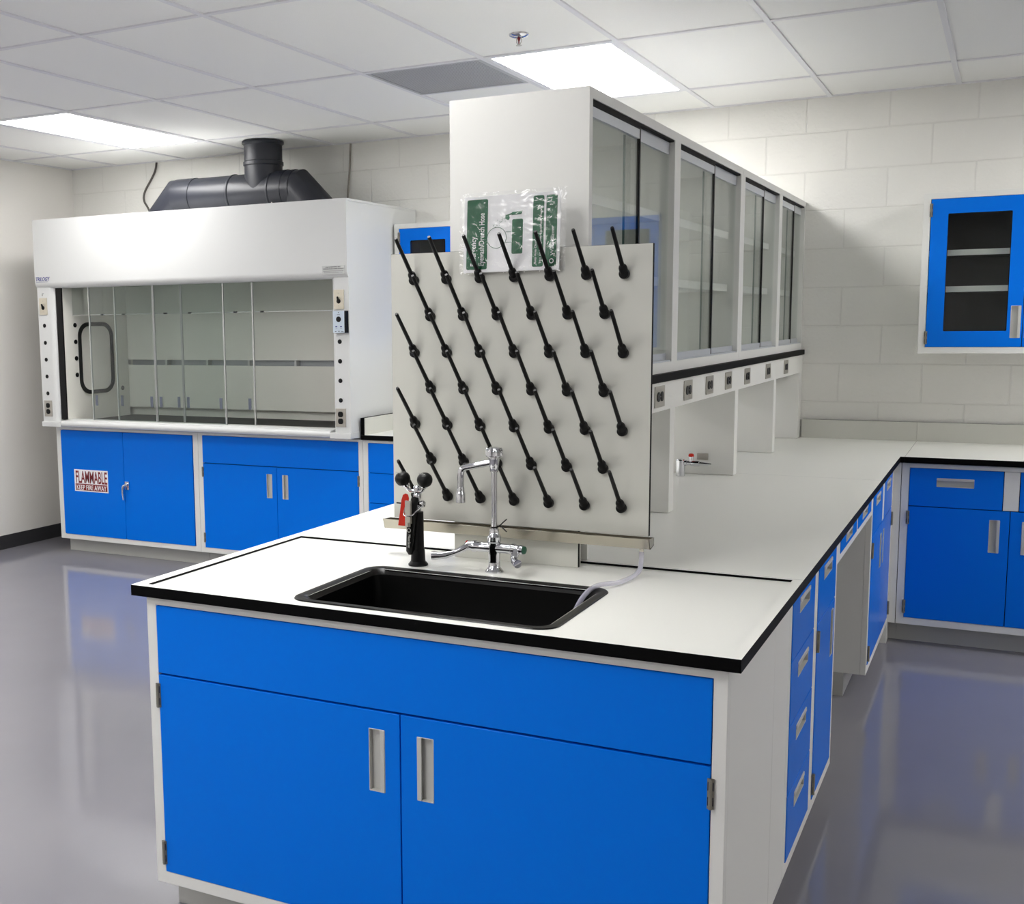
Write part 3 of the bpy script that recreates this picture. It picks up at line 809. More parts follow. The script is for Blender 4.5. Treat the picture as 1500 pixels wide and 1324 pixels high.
# header with rolled lower edge
prof = [(HY + .03, 2.27), (HY, 2.285), (HY, 1.88)]
prof = [(HY + .02, 2.284), (HY, 2.284), (HY, 1.872)]
for k in range(1, 9):
    a = radians(90 * k / 8); prof.append((HY + .042 - .042 * cos(a), 1.872 - .042 * sin(a)))
prof += [(HY + .075, 1.830), (HY + .075, 1.838), (HY + .046, 1.838), (HY + .02, 1.88)]
b = MB(); b.prism(prof, 'x', HX0 - .0005, HX1 + .0005, 'hoodwhite')
hd = b.build('header', t)
F = lambda x, z, y=HY: facing((x, y - .0006, z), (1, 0, 0), (0, 0, 1))
b = MB(); b.text('TRILOGY', .036, F(HX0 + .006, 1.880), 'navy', shear=.28, bold=.0004, width=.124)
b.box(HX0 + .012, HX0 + .118, HY - .0006, HY - .0002, 1.8725, 1.8742, 'navy')
b.build('maker_lettering', hd, label='small dark blue slanted lettering')
b = MB(); b.box(-3.118, -2.966, HY - .003, HY - .0003, 1.856, 1.905, 'alu')
for k, (s_, w_) in enumerate((('LAB SCIENTIFIC INC.', .105), ('LABORATORY FUME HOODS', .138), ('1500 Midway Court  Elk Grove, Illinois', .138), ('1-800-000-0000     www.labsci.com', .13))):
    zz = (1.8945, 1.884, 1.8725, 1.863)[k]
    if k < 2: b.text(s_, .0085, F(-3.042 - w_ / 2, zz, HY - .0035), 'ink', width=w_)
    else: b.box(-3.042 - w_ / 2, -3.042 + w_ / 2 - .03 * (k == 3), HY - .0034, HY - .003, zz, zz + .0012, 'ink'); b.box(-3.042 - w_ / 2, -3.042 + w_ / 2, HY - .0034, HY - .003, zz + .003, zz + .0044, 'ink')
b.build('name_plate', hd, label='small steel name plate with four lines of print')
# corner posts
PY = HY + .016
def post(xo, xi, s_):
    poly = [(xo, PY), (xi - s_ * .045, PY)]
    for k in range(1, 9):
        a = radians(90 * k / 8); poly.append((xi - s_ * .045 + s_ * .045 * sin(a), PY + .045 - .045 * cos(a)))
    poly += [(xi, PY + .085), (xo, PY + .085)]
    b = MB(); b.prism(poly, 'z', .9325, 1.8375, 'hoodwhite'); return b.build('corner_post', t)
pl = post(HX0 - .0002, -5.240, 1); prr = post(HX1 + .0002, -3.078, -1)
b = MB(); b.box(-5.2392, -5.1900, 3.600, 3.6115, .949, 1.835, 'black'); b.box(-5.2392, -5.2056, 3.6115, 3.655, .949, 1.835, 'black'); b.box(-5.2392, -5.2056, 3.656, 3.72, .9465, 1.90, 'black'); b.build('sash_track', t)
for (a, c) in ((HX0 - .006, -5.222), (-3.092, HX1 + .004)):
    b = MB(); b.box(a, c, PY - .012, PY + .16, .897, .932, 'hoodwhite'); b.build('post_foot', t, bevel=.003)
b = MB()
pr = [(PY + .075, .898), (PY + .012, .898)]
for k in range(9):
    a = radians(180 * k / 8); pr.append((PY + .010 - .0215 * sin(a), .9195 - .0215 * cos(a)))
pr += [(PY + .035, .942), (PY + .037, .946), (PY + .075, .948)]
b.prism(pr, 'x', -5.2215, -3.0925, 'hoodwhite'); b.box(-5.2215, -3.0925, PY + .0755, PY + .12, .905, .9478, 'hoodwhite')
b.build('sill', t)
b = MB(); b.box(-5.215, -3.09, PY + .141, 4.40, .886, .930, 'worktop'); b.build('work_surface', t, bevel=.001)
b = MB(); b.box(-5.2055, -5.1955, 3.612, 4.250, .949, 1.835, 'liner'); b.box(-5.2055, -5.1955, 3.708, 4.250, .931, .9488, 'liner'); b.box(-5.2055, -5.1955, 3.64, 4.250, 1.8352, 2.24, 'liner'); ll = b.build('side_liner', t)
b = MB(); b.box(-3.12, -3.11, PY + .125, 4.262, .9305, 2.24, 'liner'); b.build('side_liner', t)
b = MB(); b.box(-5.194, -3.1205, 4.2505, 4.262, 1.331, 2.2395, 'liner'); b.build('rear_baffle', t)
b = MB(); b.box(-5.194, -3.1205, 4.2505, 4.262, .992, 1.293, 'liner'); b.build('rear_baffle', t)
b = MB(); b.box(-5.215, -3.11, 4.30, 4.31, .9305, 2.24, 'liner'); b.box(-5.19, -3.13, 4.292, 4.2995, 1.25, 1.375, 'vent'); b.box(-5.2145, -3.11, 3.70, 4.31, 2.2405, 2.25, 'liner'); b.build('rear_liner', t)  # grey strip behind the baffle slot paints in the slot's shade
b = MB()
for x in (-4.845, -4.485, -4.133, -3.757, -3.40):
    b.box(x - .009, x + .009, 4.246, 4.299, 1.2935, 1.3305, 'hoodwhite')
b.build('baffle_brackets', t)
b = MB(); b.box(-5.194, -3.1205, 3.704, 3.709, 1.652, 2.24, 'sash'); ug = b.build('upper_glass', t)
b = MB(); b.box(-5.194, -3.1205, 3.7025, 3.7105, 1.648, 1.6525, 'alu'); b.build('bottom_trim', ug)
for x in (-4.93, -4.746, -4.398, -4.199, -3.844, -3.641):
    b = MB(); b.box(x - .012, x + .012, 3.700, 3.713, 1.646, 1.656, 'rubber'); b.build('glass_clip', ug)
b = MB()
b.ring(rrect(3.745, 4.092, 1.108, 1.602, .10, 10), rrect(3.772, 4.065, 1.135, 1.575, .075, 10), 'x', -5.1952, -5.187, 'rubber')
b.build('window_gasket', ll, label='black rounded rectangular gasket ring')
for (y, z) in ((3.722, 1.583), (3.722, 1.470), (3.722, 1.358), (3.722, 1.245), (4.178, 1.131)):
    b = MB(); b.lathe([(.0155, 0), (.0155, .003), (.012, .0045)], (-5.1952, y, z), (1, 0, 0), 'black', 20); b.build('hole_plug', ll)
# sliding sash panes on two tracks
for (xa, xb, yy) in ((-4.985, -4.4425, 3.640), (-4.4375, -3.888, 3.640), (-4.790, -4.243, 3.670), (-4.239, -3.688, 3.670)):
    b = MB(); b.box(xa, xb, yy - .003, yy + .003, .9495, 1.835, 'sash')
    o = b.build('sash_pane', t)
    for xe in (xa, xb):
        b = MB(); b.box(xe - .0043, xe + .0043, yy - .005, yy + .005, .949, 1.8345, 'alu'); b.build('edge_trim', o)
    for xc in (xa + .036, xb - .036):
        b = MB(); b.box(xc - .0105, xc + .0105, yy - .0075, yy - .0035, 1.046, 1.116, 'pullstrip'); b.build('finger_pull', o, bevel=.001)
# fittings on the posts
for (xc, p) in ((-5.336, pl), (-3.018, prr)):
    zs = (1.582, 1.467, 1.353, 1.239, 1.124) if p is pl else (1.467, 1.353, 1.239, 1.124)
    for z in zs:
        b = MB(); b.lathe([(.0135, 0), (.0135, .002), (.0105, .0035)], (xc, PY - .0002, z), (0, -1, 0), 'black', 20); b.build('hole_plug', p)
    # duplex outlet
    b = MB(); b.box(xc - .034, xc + .034, PY - .006, PY - .0002, .967, 1.076, 'plate')
    for z in (1.001, 1.042): b.prism(rrect(xc - .017, xc + .017, z - .0165, z + .0165, .012, 4), 'y', PY - .0085, PY - .006, 'black')
    b.cyl((xc, PY - .006, 1.0215), (xc, PY - .0075, 1.0215), .003, 'steel', seg=10)
    b.build('power_outlet', p, bevel=.002)
    # light switch
    zz = 1.711
    b = MB(); b.box(xc - .034, xc + .034, PY - .006, PY - .0002, zz - .056, zz + .056, 'beige')
    b.cyl((xc, PY - .006, zz + .036), (xc, PY - .0075, zz + .036), .0035, 'steel', seg=10); b.cyl((xc, PY - .006, zz - .036), (xc, PY - .0075, zz - .036), .0035, 'steel', seg=10)
    b.lathe([(.014, 0), (.012, .004)], (xc, PY - .006, zz - .010), (0, -1, 0), 'black', 16)
    b.tube([(xc, PY - .008, zz - .012), (xc, PY - .020, zz + .016)], [.008, .005], 'black', 10)
    b.build('light_switch', p, bevel=.0018)
b = MB(); b.tube([(-5.33, PY, 1.797), (-5.33, PY - .012, 1.797), (-5.326, PY - .016, 1.79), (-5.33, PY - .014, 1.782)], .003, 'chrome', 8); b.build('hook', pl)
b = MB(); b.box(-3.0625, -2.976, PY - .030, PY - .0002, 1.518, 1.646, 'black'); b.box(-3.0620, -2.986, PY - .0315, PY - .0302, 1.5185, 1.6455, 'monitor')
b.lathe([(.0165, 0), (.0165, .001)], (-3.024, PY - .0316, 1.597), (0, -1, 0), 'black', 24); b.cyl((-3.024, PY - .0316, 1.636), (-3.024, PY - .0325, 1.636), .0028, 'black', seg=10)
for x in (-3.040, -3.008): b.box(x - .006, x + .006, PY - .0325, PY - .0316, 1.551, 1.557, 'navy'); b.box(x - .006, x + .006, PY - .032, PY - .0316, 1.541, 1.5422, 'ink')
b.box(-3.034, -3.014, PY - .032, PY - .0316, 1.622, 1.6245, 'ink'); b.box(-3.05, -3.04, PY - .032, PY - .0316, 1.5245, 1.528, 'ink'); b.box(-3.026, -3.019, PY - .032, PY - .0316, 1.524, 1.530, 'ink'); b.box(-3.008, -2.992, PY - .032, PY - .0316, 1.525, 1.5275, 'ink')
for v in b.v: v.x += .019
b.build('airflow_monitor', prr, label='pale blue faced airflow monitor with black dial')

# ------------------------------------------------------------------ exhaust duct on the hood
t = thing('exhaust_duct', 'dark grey plastic exhaust duct tee on top of the fume hood', 'duct', (-3.865, 4.09, 2.286))
DY, DZ, R = 4.09, 2.4175, .124
def clamp(o, z): 
    for v in o.v: v.z = max(v.z, z)
    return o
b = MB(); b.lathe([(R, 0), (R, .635)], (-4.40, DY, DZ), (1, 0, 0), 'duct', 40); b.build('cross_pipe', t)
b = MB(); b.lathe([(R + .004, 0), (R + .004, .15)], (-4.545, DY, DZ), (1, 0, 0), 'duct', 40)
b.build('coupling', t)
b = MB(); b.lathe([(R + .0035, 0), (R + .006, .004), (R + .006, .012), (R + .0035, .016)], (-4.09, DY, DZ), (1, 0, 0), 'duct', 40); b.build('coupling_ring', t)
b = MB(); b.lathe([(R + .0035, 0), (R + .006, .004), (R + .006, .012), (R + .0035, .016)], (-3.775, DY, DZ), (1, 0, 0), 'duct', 40); b.build('coupling_ring', t)
b = MB(); b.lathe([(R + .004, 0), (R + .004, .15)], (-3.757, DY, DZ), (1, 0, 0), 'duct', 40)
b.lathe([(R + .007, 0), (R + .007, .035)], (-3.70, DY, DZ), (1, 0, 0), 'duct', 40); b.cyl((-3.74, DY - R * .72 - .001, DZ - R * .6), (-3.74, DY - R * .72 - .016, DZ - R * .6 - .006), .004, 'steel', seg=10)
b.build('coupling', t)
def elbow(x, s_):
    b = MB()
    pts = [(x - s_ * .02, DY, DZ), (x, DY, DZ), (x + s_ * .30, DY, DZ - .30)]
    d0 = Vector((s_, 0, 0)); d1 = Vector((s_, 0, -1)).normalized(); mid = (d0 + d1).normalized()
    seg = 40; vs = []; fs = []
    for i, (p, nrm) in enumerate(((Vector(pts[0]), d0), (Vector(pts[1]), mid), (Vector(pts[2]), d1))):
        for j in range(seg):
            a = 2 * pi * j / seg
            q = Vector((0, cos(a) * R, sin(a) * R))
            base = Vector(pts[0]) if i == 0 else Vector(pts[1])
            # cylinder line along d0 (or d1) cut by the mitre plane
            if i < 2:
                o = Vector((pts[1][0], DY, DZ)) + q; k = -(q.dot(nrm)) / d0.dot(nrm) if i == 1 else 0
                v = o + d0 * k if i == 1 else Vector(pts[0]) + q
            else:
                o = Vector((pts[1][0], DY, DZ)) + q; k = -(q.dot(mid)) / d0.dot(mid); v0 = o + d0 * k
                ll_ = (v0.z - 2.2862) / -d1.z; v = v0 + d1 * ll_
            vs.append(v)
    for i in range(2):
        for j in range(seg):
            j2 = (j + 1) % seg; fs.append((i * seg + j, i * seg + j2, (i + 1) * seg + j2, (i + 1) * seg + j))
    b.add(vs, fs, 'duct'); return b.build('elbow', t)
elbow(-4.546, -1); elbow(-3.605, 1)
b = MB()
vs = []; fs = []; seg = 48; RX = -3.865; RR = R - .001
for j in range(seg):
    a = 2 * pi * j / seg
    vs.append((RX + RR * cos(a), DY + RR * sin(a), DZ + abs(RR * cos(a))))
for h, r in ((2.58, RR), (2.586, RR + .007), (2.606, RR + .007), (2.612, RR), (2.712, RR), (2.722, RR + .012), (2.7335, RR + .012)):
    for j in range(seg):
        a = 2 * pi * j / seg; vs.append((RX + r * cos(a), DY + r * sin(a), h))
for i in range(7):
    for j in range(seg):
        j2 = (j + 1) % seg; fs.append((i * seg + j, i * seg + j2, (i + 1) * seg + j2, (i + 1) * seg + j))
b.add(vs, fs, 'duct'); b.build('riser', t)

b = MB(); b.tube([(-5.025, 4.443, 2.733), (-5.035, 4.443, 2.68), (-5.075, 4.443, 2.62), (-5.15, 4.443, 2.53), (-5.158, 4.443, 2.47), (-5.115, 4.44, 2.42), (-5.075, 4.425, 2.36), (-5.05, 4.40, 2.287)], .0072, 'cable', 10, smooth=2)
o = b.build('cable'); tag(o, 'dark bent cable on the back wall, dropping behind the left of the fume hood', 'cable')
b = MB(); b.tube([(-3.418, 4.444, 2.733), (-3.43, 4.444, 2.56), (-3.447, 4.444, 2.39), (-3.449, 4.43, 2.287)], .0065, 'conduit', 10)
o = b.build('conduit'); tag(o, 'thin straight grey conduit on the back wall right of the exhaust duct', 'conduit')

# ------------------------------------------------------------------ drying rack
PB = .6865
t = thing('drying_rack', 'white pegboard drying rack with rows of slanted black pegs behind the sink', 'drying rack', (-.753, .69, 1.0))
b = MB(); b.box(-1.131, -.377, PB, .6989, 1.0125, 1.769, 'core'); b.box(-1.1305, -.3775, PB - .0008, PB - .0001, 1.013, 1.7685, 'panel'); b.build('board', t)
pm = MB()
dv = Vector((0, -1, 1)).normalized()
pm.lathe([(.0135, 0), (.0135, .010), (.0125, .014), (.006, .016)], (0, 0, 0), (0, -1, 0), 'black', 20)
pm.lathe([(.0112, -.004), (.0112, .022), (.0095, .027), (.0062, .030)], (0, -.004, 0), dv, 'black', 18)
pm.lathe([(.0058, 0), (.0050, .125), (.0042, .128)], Vector((0, -.004, 0)) + dv * .028, dv, 'black', 10)
first = None
for row in range(7):
    z = 1.6935 - .1015 * row
    nn = 7 if row % 2 == 0 else 6
    for k in range(nn):
        x = -1.0555 + .1010 * k + (0 if row % 2 == 0 else .0505)
        loc = Vector((x, PB - .0009, z)) - Vector((-.753, .69, 1.0))
        if first is None:
            first = pm.build('peg', t, local=True); o = first
        else:
            o = first.copy(); COL.objects.link(o); o.parent = t
        o.location = loc
b = MB()
tr = [(.6988, 1.0085), (.6988, .988), (.668, .982), (.6615, .983), (.6515, 1.0105), (.6530, 1.0115), (.6630, .9855), (.668, .9845), (.6970, .990), (.6970, 1.0085)]
b.prism(tr, 'x', -1.150, -.366, 'brushed')
for x in (-1.150, -.3675): b.prism([(.6988, 1.0085), (.6988, .988), (.668, .982), (.6615, .983), (.6515, 1.0105)], 'x', x, x + .0015, 'brushed')
b.build('drip_trough', t, label='stainless steel drip trough')
b = MB(); b.cyl((-.391, .672, .982), (-.391, .672, .964), .0058, 'steel', seg=14); b.build('drain_spigot', t)

b = MB()
b.tube([(-.391, .672, .974), (-.391, .671, .945), (-.392, .664, .926), (-.397, .635, .9165), (-.404, .585, .9150), (-.415, .535, .9155), (-.430, .497, .9205), (-.452, .466, .9185), (-.472, .440, .897), (-.482, .405, .862), (-.486, .375, .83)], .0065, 'tube', 14, smooth=2)
o = b.build('drain_hose'); tag(o, 'clear plastic drain hose running from the pegboard trough into the sink', 'hose')

# ------------------------------------------------------------------ sign in a clear sleeve, resting on the top row of pegs
t = thing('safety_sign', 'green and white eyewash sign in a clear plastic sleeve lying on the top pegs', 'sign', (-.75, .665, 1.708))
SYb, SYt = .667, .682          # leaning back towards the board
SM = Matrix.Identity(4)
o0 = Vector((-.8975, SYb, 1.7085))
ux = Vector((1, 0, .006)).normalized(); uz = Vector((.047, SYt - SYb, .205)).normalized(); uz = (uz - ux * uz.dot(ux)).normalized()
un_ = ux.cross(uz)
def SP(u, v, n=0): return o0 + ux * u + uz * v + un_ * n
SWd, SH = .276, .2045
b = MB(); b.box(0, SWd, 0, SH, -.004, 0, 'signwhite'); b.map(lambda v: SP(v.x, v.y, v.z)); sb = b.build('sign_board', t, bevel=.0006)
b = MB()
def flat(poly, mt, h=.0006):
    st = len(b.v); b.prism(poly, 'z', .0001, h, mt); b.map(lambda v: SP(v.x, v.y, v.z), st)
flat(rrect(.009, .070, .008, .196, .005, 4), 'signgreen')
flat(rrect(.200, .231, .009, .196, .005, 4), 'signgreen')
flat(rrect(.237, .268, .009, .196, .005, 4), 'signgreen')
# pictogram: head, neck, body, spray head
st = len(b.v); cx, cy = .097, .091
b.ring([(cx + .0285 * cos(2 * pi * k / 40), cy + .0285 * sin(2 * pi * k / 40)) for k in range(40)], [(cx + .0272 * cos(2 * pi * k / 40), cy + .0272 * sin(2 * pi * k / 40)) for k in range(40)], 'z', .0001, .0006, 'signgreen'); b.map(lambda v: SP(v.x, v.y, v.z), st)
flat([(.123, .1045), (.142, .1045), (.142, .1058), (.123, .1058)], 'signgreen'); flat([(.123, .0765), (.142, .0765), (.142, .0778), (.123, .0778)], 'signgreen')
flat(rrect(.141, .172, .046, .138, .004, 4), 'signgreen')
flat([(.139, .149), (.167, .150), (.170, .159), (.140, .157)], 'signgreen')
flat([(.128, .148), (.140, .151), (.140, .155), (.126, .151)], 'signgreen')
flat([(.121, .140), (.130, .136), (.134, .142), (.131, .150), (.122, .151)], 'signgreen')
import random
random.seed(4)
for k in range(30):
    a = random.random(); px = .088 + .034 * a + random.uniform(-.008, .008); py = .121 + .024 * a + random.uniform(-.006, .006)
    flat([(px, py), (px + .0013, py), (px + .0013, py + .0013), (px, py + .0013)], 'signgreen')
def stext(s_, size, u, v, wd, bold=0.0, mt='signwhite'):
    m = Matrix.Identity(4); X_ = uz; Y_ = -ux
    m = Matrix((X_, Y_, un_)).transposed().to_4x4(); m.translation = SP(u, v, .0009)
    b.text(s_, size, m, mt, bold=bold, width=wd, depth=.0003)
stext('Emergency', .022, .0365, .0165, .080, .0004)
stext('Eyewash/Drench Hose', .022, .0605, .0165, .142, .0004)
stext('Keep Area Clear', .0085, .2115, .0165, .060)
stext('Test All Emergency Equipment Weekly', .0085, .2255, .0165, .150)
stext('WaterSaver', .013, .2600, .037, .078)
st = len(b.v)
b.ring([(.2545 + .0065 * cos(2 * pi * k / 24), .023 + .0065 * sin(2 * pi * k / 24)) for k in range(24)], [(.2545 + .0042 * cos(2 * pi * k / 24), .023 + .0042 * sin(2 * pi * k / 24)) for k in range(24)], 'z', .0006, .001, 'signwhite'); b.map(lambda v: SP(v.x, v.y, v.z), st)
b.build('sign_print', sb)
# sleeve: two crinkled sheets a little larger than the board
b = MB()
nx, nz = 40, 30
for side in (0, 1):
    vs = []; fs = []
    for i in range(nx + 1):
        for j in range(nz + 1):
            u = -.013 + (SWd + .030) * i / nx; v = -.003 + (SH + .013) * j / nz
            e = min(i, nx - i, 6) / 6.0 * min(j + 3, nz - j, 4) / 4.0
            w = .0016 * sin(21 * i / nx + 9 * sin(5 * j / nz)) * sin(13 * j / nz + 2 * i / nx) + .0010 * sin(47 * i / nx + 31 * j / nz)
            h = (.0042 * e + abs(w) * e + .0003) if side == 0 else (-.0052 * e - .0003)
            vs.append(SP(u, v, h))
    for i in range(nx):
        for j in range(nz):
            a = i * (nz + 1) + j; fs.append((a, a + nz + 1, a + nz + 2, a + 1) if side == 0 else (a, a + 1, a + nz + 2, a + nz + 1))
    b.add(vs, fs, 'bag')
o = b.build('sleeve', t, label='clear crinkled plastic sleeve')

# ------------------------------------------------------------------ mixing faucet
fx, fy = -.761, .560
t = thing('faucet', 'chrome two-handle swing spout faucet at the back of the sink', 'faucet', (fx, fy, SZ))
b = MB()
b.lathe([(.0245, 0), (.0245, .003), (.021, .007), (.0165, .014), (.0150, .030), (.0160, .046), (.0165, .056), (.0165, .080), (.0185, .083), (.0185, .096), (.014, .103), (.0125, .114), (.0125, .117)], (fx, fy, SZ + .0003), (0, 0, 1), 'chrome', 32)
b.lathe([(.011, -.078), (.0130, -.076), (.0130, -.064), (.0155, -.062), (.0155, -.054), (.0136, -.050), (.0145, .0), (.0136, .050), (.0155, .052), (.0155, .060), (.0130, .062), (.0130, .070)], (fx, fy, .974), (1, 0, 0), 'chrome', 24)
b.build('body', t)
b = MB(); b.lathe([(.0080, 0), (.0080, .163)], (fx, fy, 1.024), (0, 0, 1), 'chrome', 20); b.build('riser', t)
b = MB(); b.lathe([(.0085, 0), (.0115, .003), (.0115, .012), (.0125, .015), (.0135, .025), (.0145, .036), (.0170, .039), (.0170, .042)], (fx, fy, 1.178), (0, 0, 1), 'chrome', 24)
st = len(b.v); b.lathe([(.019, 0), (.022, .003), (.022, .019), (.019, .024), (.006, .026)], (fx, fy, 1.2202), (0, 0, 1), 'chrome', 48)
for i in range(st, len(b.v)):
    v = b.v[i]; dx, dy = v.x - fx, v.y - fy; rr = math.hypot(dx, dy)
    if rr > .018:
        a = math.atan2(dy, dx); k = 1 + .05 * cos(12 * a); v.x = fx + dx * k; v.y = fy + dy * k
b.build('vacuum_breaker', t)
b = MB(); b.tube([(fx - .008, fy, 1.2045), (fx - .043, fy - .006, 1.197), (fx - .064, fy - .009, 1.192), (fx - .088, fy - .012, 1.187), (fx - .0925, fy - .0125, 1.170), (fx - .0925, fy - .0125, 1.150), (fx - .0925, fy - .0125, 1.128)], .0090, 'chrome', 16, smooth=3); b.build('spout', t)
b = MB(); b.lathe([(.0095, 0), (.0105, -.004), (.0105, -.012), (.0125, -.016), (.0125, -.042), (.010, -.0425)], (fx - .0925, fy - .0125, 1.1345), (0, 0, 1), 'chrome', 24); b.build('aerator', t)
b = MB()
b.tube([(fx - .076, fy - .004, .975), (fx - .082, fy - .012, .969), (fx - .108, fy - .026, .955), (fx - .135, fy - .036, .948), (fx - .165, fy - .044, .9465)], [.0105, .0095, .008, .0105, .0125], 'chrome', 14, flat=None, smooth=1); b.build('hot_handle', t)
b = MB(); b.lathe([(.0085, 0), (.0085, .004), (.006, .0055)], (fx - .0785, fy, .979), (-1, -.2, .25), 'red', 18); b.build('hot_index', t, label='red index button')
b = MB()
b.tube([(fx + .066, fy - .003, .972), (fx + .064, fy - .014, .960), (fx + .066, fy - .024, .951), (fx + .074, fy - .034, .946), (fx + .086, fy - .046, .9455)], [.011, .0105, .009, .0105, .0115], 'chrome', 14, smooth=1)
b.lathe([(.0115, 0), (.0125, .004), (.0125, .014)], (fx + .069, fy, .974), (1, 0, 0), 'chrome', 20); b.build('cold_handle', t)
b = MB(); b.lathe([(.0105, 0), (.0105, .004), (.008, .0055)], (fx + .0835, fy, .974), (1, -.25, 0), 'green', 18); b.build('cold_index', t, label='dark green index button')
b = MB()
b.lathe([(.0085, 0), (.0095, .001), (.0095, .004), (.0085, .005)], (fx, fy, 1.0265), (0, .15, 1), 'black', 18)
b.tube([(fx + .008, fy - .004, 1.030), (fx + .022, fy - .010, 1.0385), (fx + .033, fy - .012, 1.049), (fx + .041, fy - .012, 1.056)], .0016, 'black', 6)
b.tube([(fx + .020, fy - .010, 1.0378), (fx + .032, fy - .012, 1.030), (fx + .041, fy - .012, 1.022)], .0016, 'black', 6)
b.build('cable_tie', t, label='black cable tie')

# ------------------------------------------------------------------ eyewash with drench hose
ex, ey = -.986, .552
t = thing('eyewash', 'black hand-held eyewash with two round heads and a red tag beside the faucet', 'eyewash', (ex, ey, SZ))
b = MB(); b.lathe([(.0275, 0), (.0275, .004), (.024, .008), (.0205, .012), (.0200, .020), (.0188, .044), (.0172, .045), (.0165, .08), (.0158, .15), (.002, .1505)], (ex, ey, SZ + .0003), (0, 0, 1), 'black', 32); b.build('holder', t)
b = MB(); b.tube([(ex - .017, ey - .014, .940), (ex - .0165, ey - .016, .950), (ex - .012, ey - .021, .99), (ex - .008, ey - .024, 1.03), (ex - .004, ey - .020, 1.07), (ex - .001, ey - .012, 1.10)], [.006, .0115, .012, .0125, .0115, .0105], 'black', 18); hd = b.build('grip', t)
b = MB()
mm = Matrix((Vector((-.10, .10, -1)).normalized(), Vector((1, 0, -.10)).normalized(), Vector((0, -1, 0)))).transposed().to_4x4(); mm.translation = Vector((ex - .0120, ey - .0345, 1.000))
b.text('WaterSaver', .0105, mm, 'pull', width=.040)
c0 = Vector((ex - .0092, ey - .0362, 1.011)); 
b.ring([(c0.x + .0058 * cos(2 * pi * k / 24), c0.z + .0058 * sin(2 * pi * k / 24)) for k in range(24)], [(c0.x + .0042 * cos(2 * pi * k / 24), c0.z + .0042 * sin(2 * pi * k / 24)) for k in range(24)], 'y', c0.y - .0008, c0.y, 'pull')
b.build('grip_lettering', hd)
b = MB(); b.box(ex - .0165, ex - .0005, ey - .045, ey - .041, 1.030, 1.094, 'plate'); b.box(ex - .0165, ex - .015, ey - .041, ey - .034, 1.030, 1.094, 'plate'); b.box(ex - .002, ex - .0005, ey - .041, ey - .034, 1.030, 1.094, 'plate')
b.tube([(ex - .0085, ey - .043, 1.034), (ex - .0085, ey - .044, 1.022)], .0075, 'plate', 10, flat=1)
b.build('squeeze_lever', t, bevel=.0008, label='flat steel squeeze lever')
b = MB(); b.tube([(ex - .020, ey - .030, 1.082), (ex - .0215, ey - .042, 1.058), (ex - .019, ey - .048, 1.053), (ex + .004, ey - .049, 1.0525), (ex + .012, ey - .040, 1.062), (ex + .023, ey - .016, 1.080)], .0019, 'chrome', 8, smooth=1); b.build('locking_bail', t)
b = MB()
pol = [(ex - .044, 1.022), (ex - .0185, 1.022), (ex - .014, 1.06), (ex - .010, 1.100), (ex - .013, 1.110), (ex - .020, 1.1125), (ex - .028, 1.108), (ex - .033, 1.094), (ex - .038, 1.06)]
b.prism(pol, 'y', ey - .034, ey - .0315, 'red'); b.build('red_tag', t, bevel=.0006, label='red tag')
b = MB(); b.cyl((ex - .034, ey - .033, 1.0845), (ex - .0475, ey - .034, 1.085), .0022, 'black', seg=10); b.build('tag_pin', t)
b = MB()
b.lathe([(.008, 0), (.011, .002), (.011, .012), (.0085, .015), (.0085, .034), (.0105, .036), (.0105, .046), (.008, .050), (.0105, .053), (.0105, .066), (.006, .070)], (ex + .002, ey - .006, 1.062), (0, 0, 1), 'chrome', 20)
b.lathe([(.006, 0), (.006, .010), (.0095, .012), (.0095, .018), (.007, .0195)], (ex + .008, ey - .010, 1.083), (1, -.3, 0), 'chrome', 20)
b.build('valve_body', t)
b = MB()
for s_ in (-1, 1):
    b.tube([(ex + .002, ey - .008, 1.118), (ex + s_ * .014, ey - .012, 1.116), (ex + s_ * .024, ey - .014, 1.122), (ex + s_ * .027, ey - .014, 1.134)], .0052, 'chrome', 12, smooth=1)
    b.lathe([(.008, 0), (.010, .002), (.010, .007)], (ex + s_ * .027, ey - .014, 1.1285), (s_ * .15, -.25, 1), 'chrome', 18)
b.build('yoke', t)
for s_ in (-1, 1):
    b = MB(); cc = Vector((ex + s_ * .0315, ey - .0165, 1.136)); ax = Vector((s_ * .16, -.42, 1)).normalized()
    b.lathe([(.010, 0), (.0175, .004), (.0208, .011), (.0215, .018), (.0200, .025), (.0150, .0315), (.008, .0345), (.002, .035)], cc, ax, 'black', 28)
    ho = b.build('spray_head', t)
    b = MB(); uu = Vector((1, 0, -.06 - s_ * .02)).normalized(); cen = cc + ax * .024
    nn_ = Vector((0, -.86, .51)).normalized(); vv = nn_.cross(uu).normalized()
    mm = Matrix((uu, vv, nn_)).transposed().to_4x4(); mm.translation = cen + nn_ * .0202 - uu * .011 + vv * .001
    b.text('WaterSaver', .0045, mm, 'pull', width=.021)
    b.build('cap_lettering', ho)

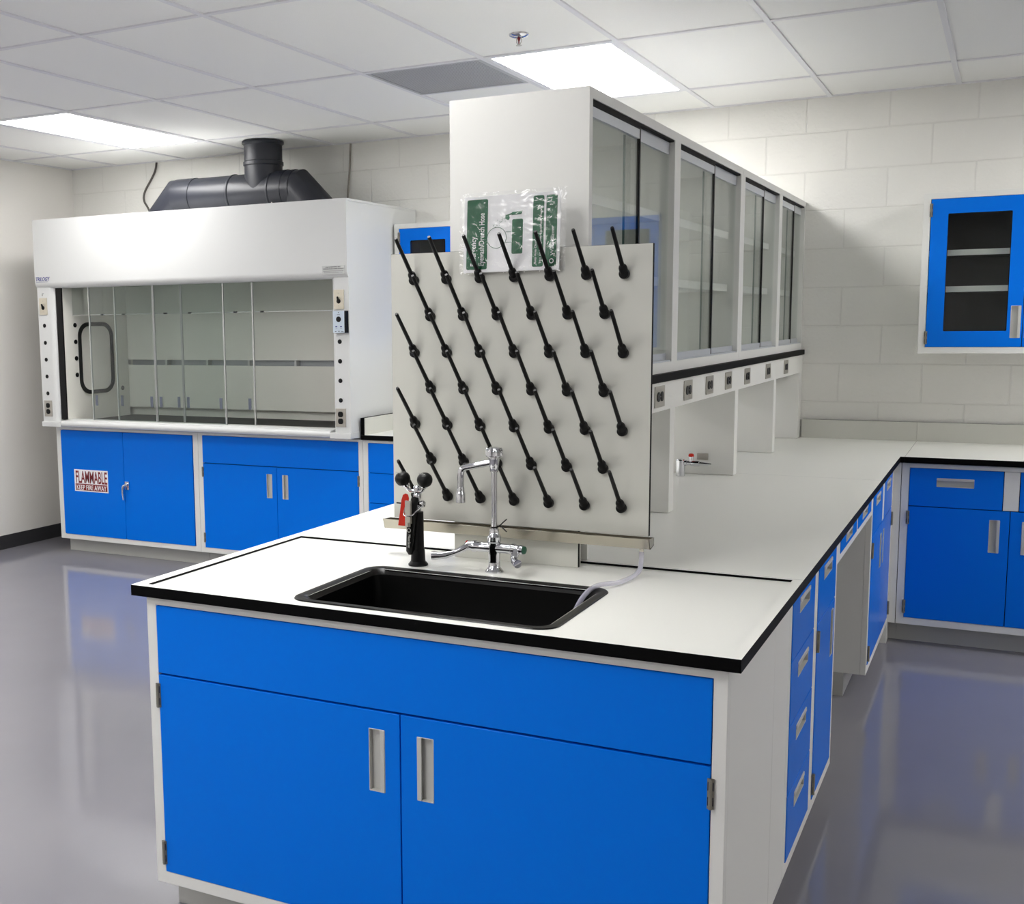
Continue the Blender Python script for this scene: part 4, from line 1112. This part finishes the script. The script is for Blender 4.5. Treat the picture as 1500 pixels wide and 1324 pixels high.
# ------------------------------------------------------------------ bench gas tap on the far worktop
gx_, gy_ = -.775, 2.61
t = thing('bench_tap', 'small chrome bench tap with red button on the island worktop under the shelf', 'tap', (gx_, gy_, ZC))
b = MB(); b.lathe([(.0185, 0), (.0185, .060), (.0195, .061), (.0195, .066), (.0185, .067), (.0165, .071)], (gx_, gy_, ZC + .0003), (0, 0, 1), 'chrome', 28); b.build('post', t)
b = MB(); b.lathe([(.012, 0), (.012, .010), (.0095, .012), (.0095, .026), (.012, .028), (.012, .062), (.0085, .064), (.0078, .070), (.007, .080), (.0036, .112)], (gx_ + .016, gy_, .970), (1, 0, -.005), 'chrome', 20); b.build('nozzle', t)
b = MB(); b.lathe([(.0095, 0), (.0095, .016), (.0085, .020)], (gx_ + .044, gy_, .978), (0, 0, 1), 'chrome', 18); b.build('valve_stem', t)
b = MB(); b.lathe([(.0105, 0), (.0115, .003), (.0105, .010), (.007, .0125)], (gx_ + .044, gy_, .998), (0, 0, 1), 'red', 18); b.build('button', t, label='red button')

# ------------------------------------------------------------------ camera
F_PX, CXO, CYO = 1689.739, -182.721, 26.608
yaw, pitch, roll = -0.494525, -0.128036, -0.013049
fwd = Vector((sin(yaw) * cos(pitch), cos(yaw) * cos(pitch), sin(pitch)))
rt = Vector((cos(yaw), -sin(yaw), 0)); up = rt.cross(fwd)
r2 = rt * cos(roll) + up * sin(roll); u2 = up * cos(roll) - rt * sin(roll)
cam = bpy.data.cameras.new('camera')
co = bpy.data.objects.new('camera', cam); COL.objects.link(co)
mw = Matrix((r2, u2, -fwd)).transposed().to_4x4(); mw.translation = Vector((0.434, -2.2555, 1.5796))
co.matrix_world = mw
cam.sensor_fit = 'HORIZONTAL'; cam.sensor_width = 36.0
cam.lens = F_PX / 1500 * 36.0
cam.shift_x = -CXO / 1500; cam.shift_y = CYO / 1500
cam.clip_start = .05; cam.clip_end = 60
SC.camera = co

# ------------------------------------------------------------------ world and colour
w = bpy.data.worlds.new('room_world'); SC.world = w; w.use_nodes = True
w.node_tree.nodes['Background'].inputs['Color'].default_value = (.6, .63, .68, 1)
w.node_tree.nodes['Background'].inputs['Strength'].default_value = .2
SC.view_settings.view_transform = 'Standard'
SC.view_settings.look = 'None'
SC.view_settings.gamma = 1.0
SC.view_settings.use_curve_mapping = False
SC.view_settings.exposure = 0.68
SC.cycles.max_bounces = 10
SC.cycles.transparent_max_bounces = 24
SC.cycles.sample_clamp_indirect = 6.0
SC.cycles.use_denoising = True
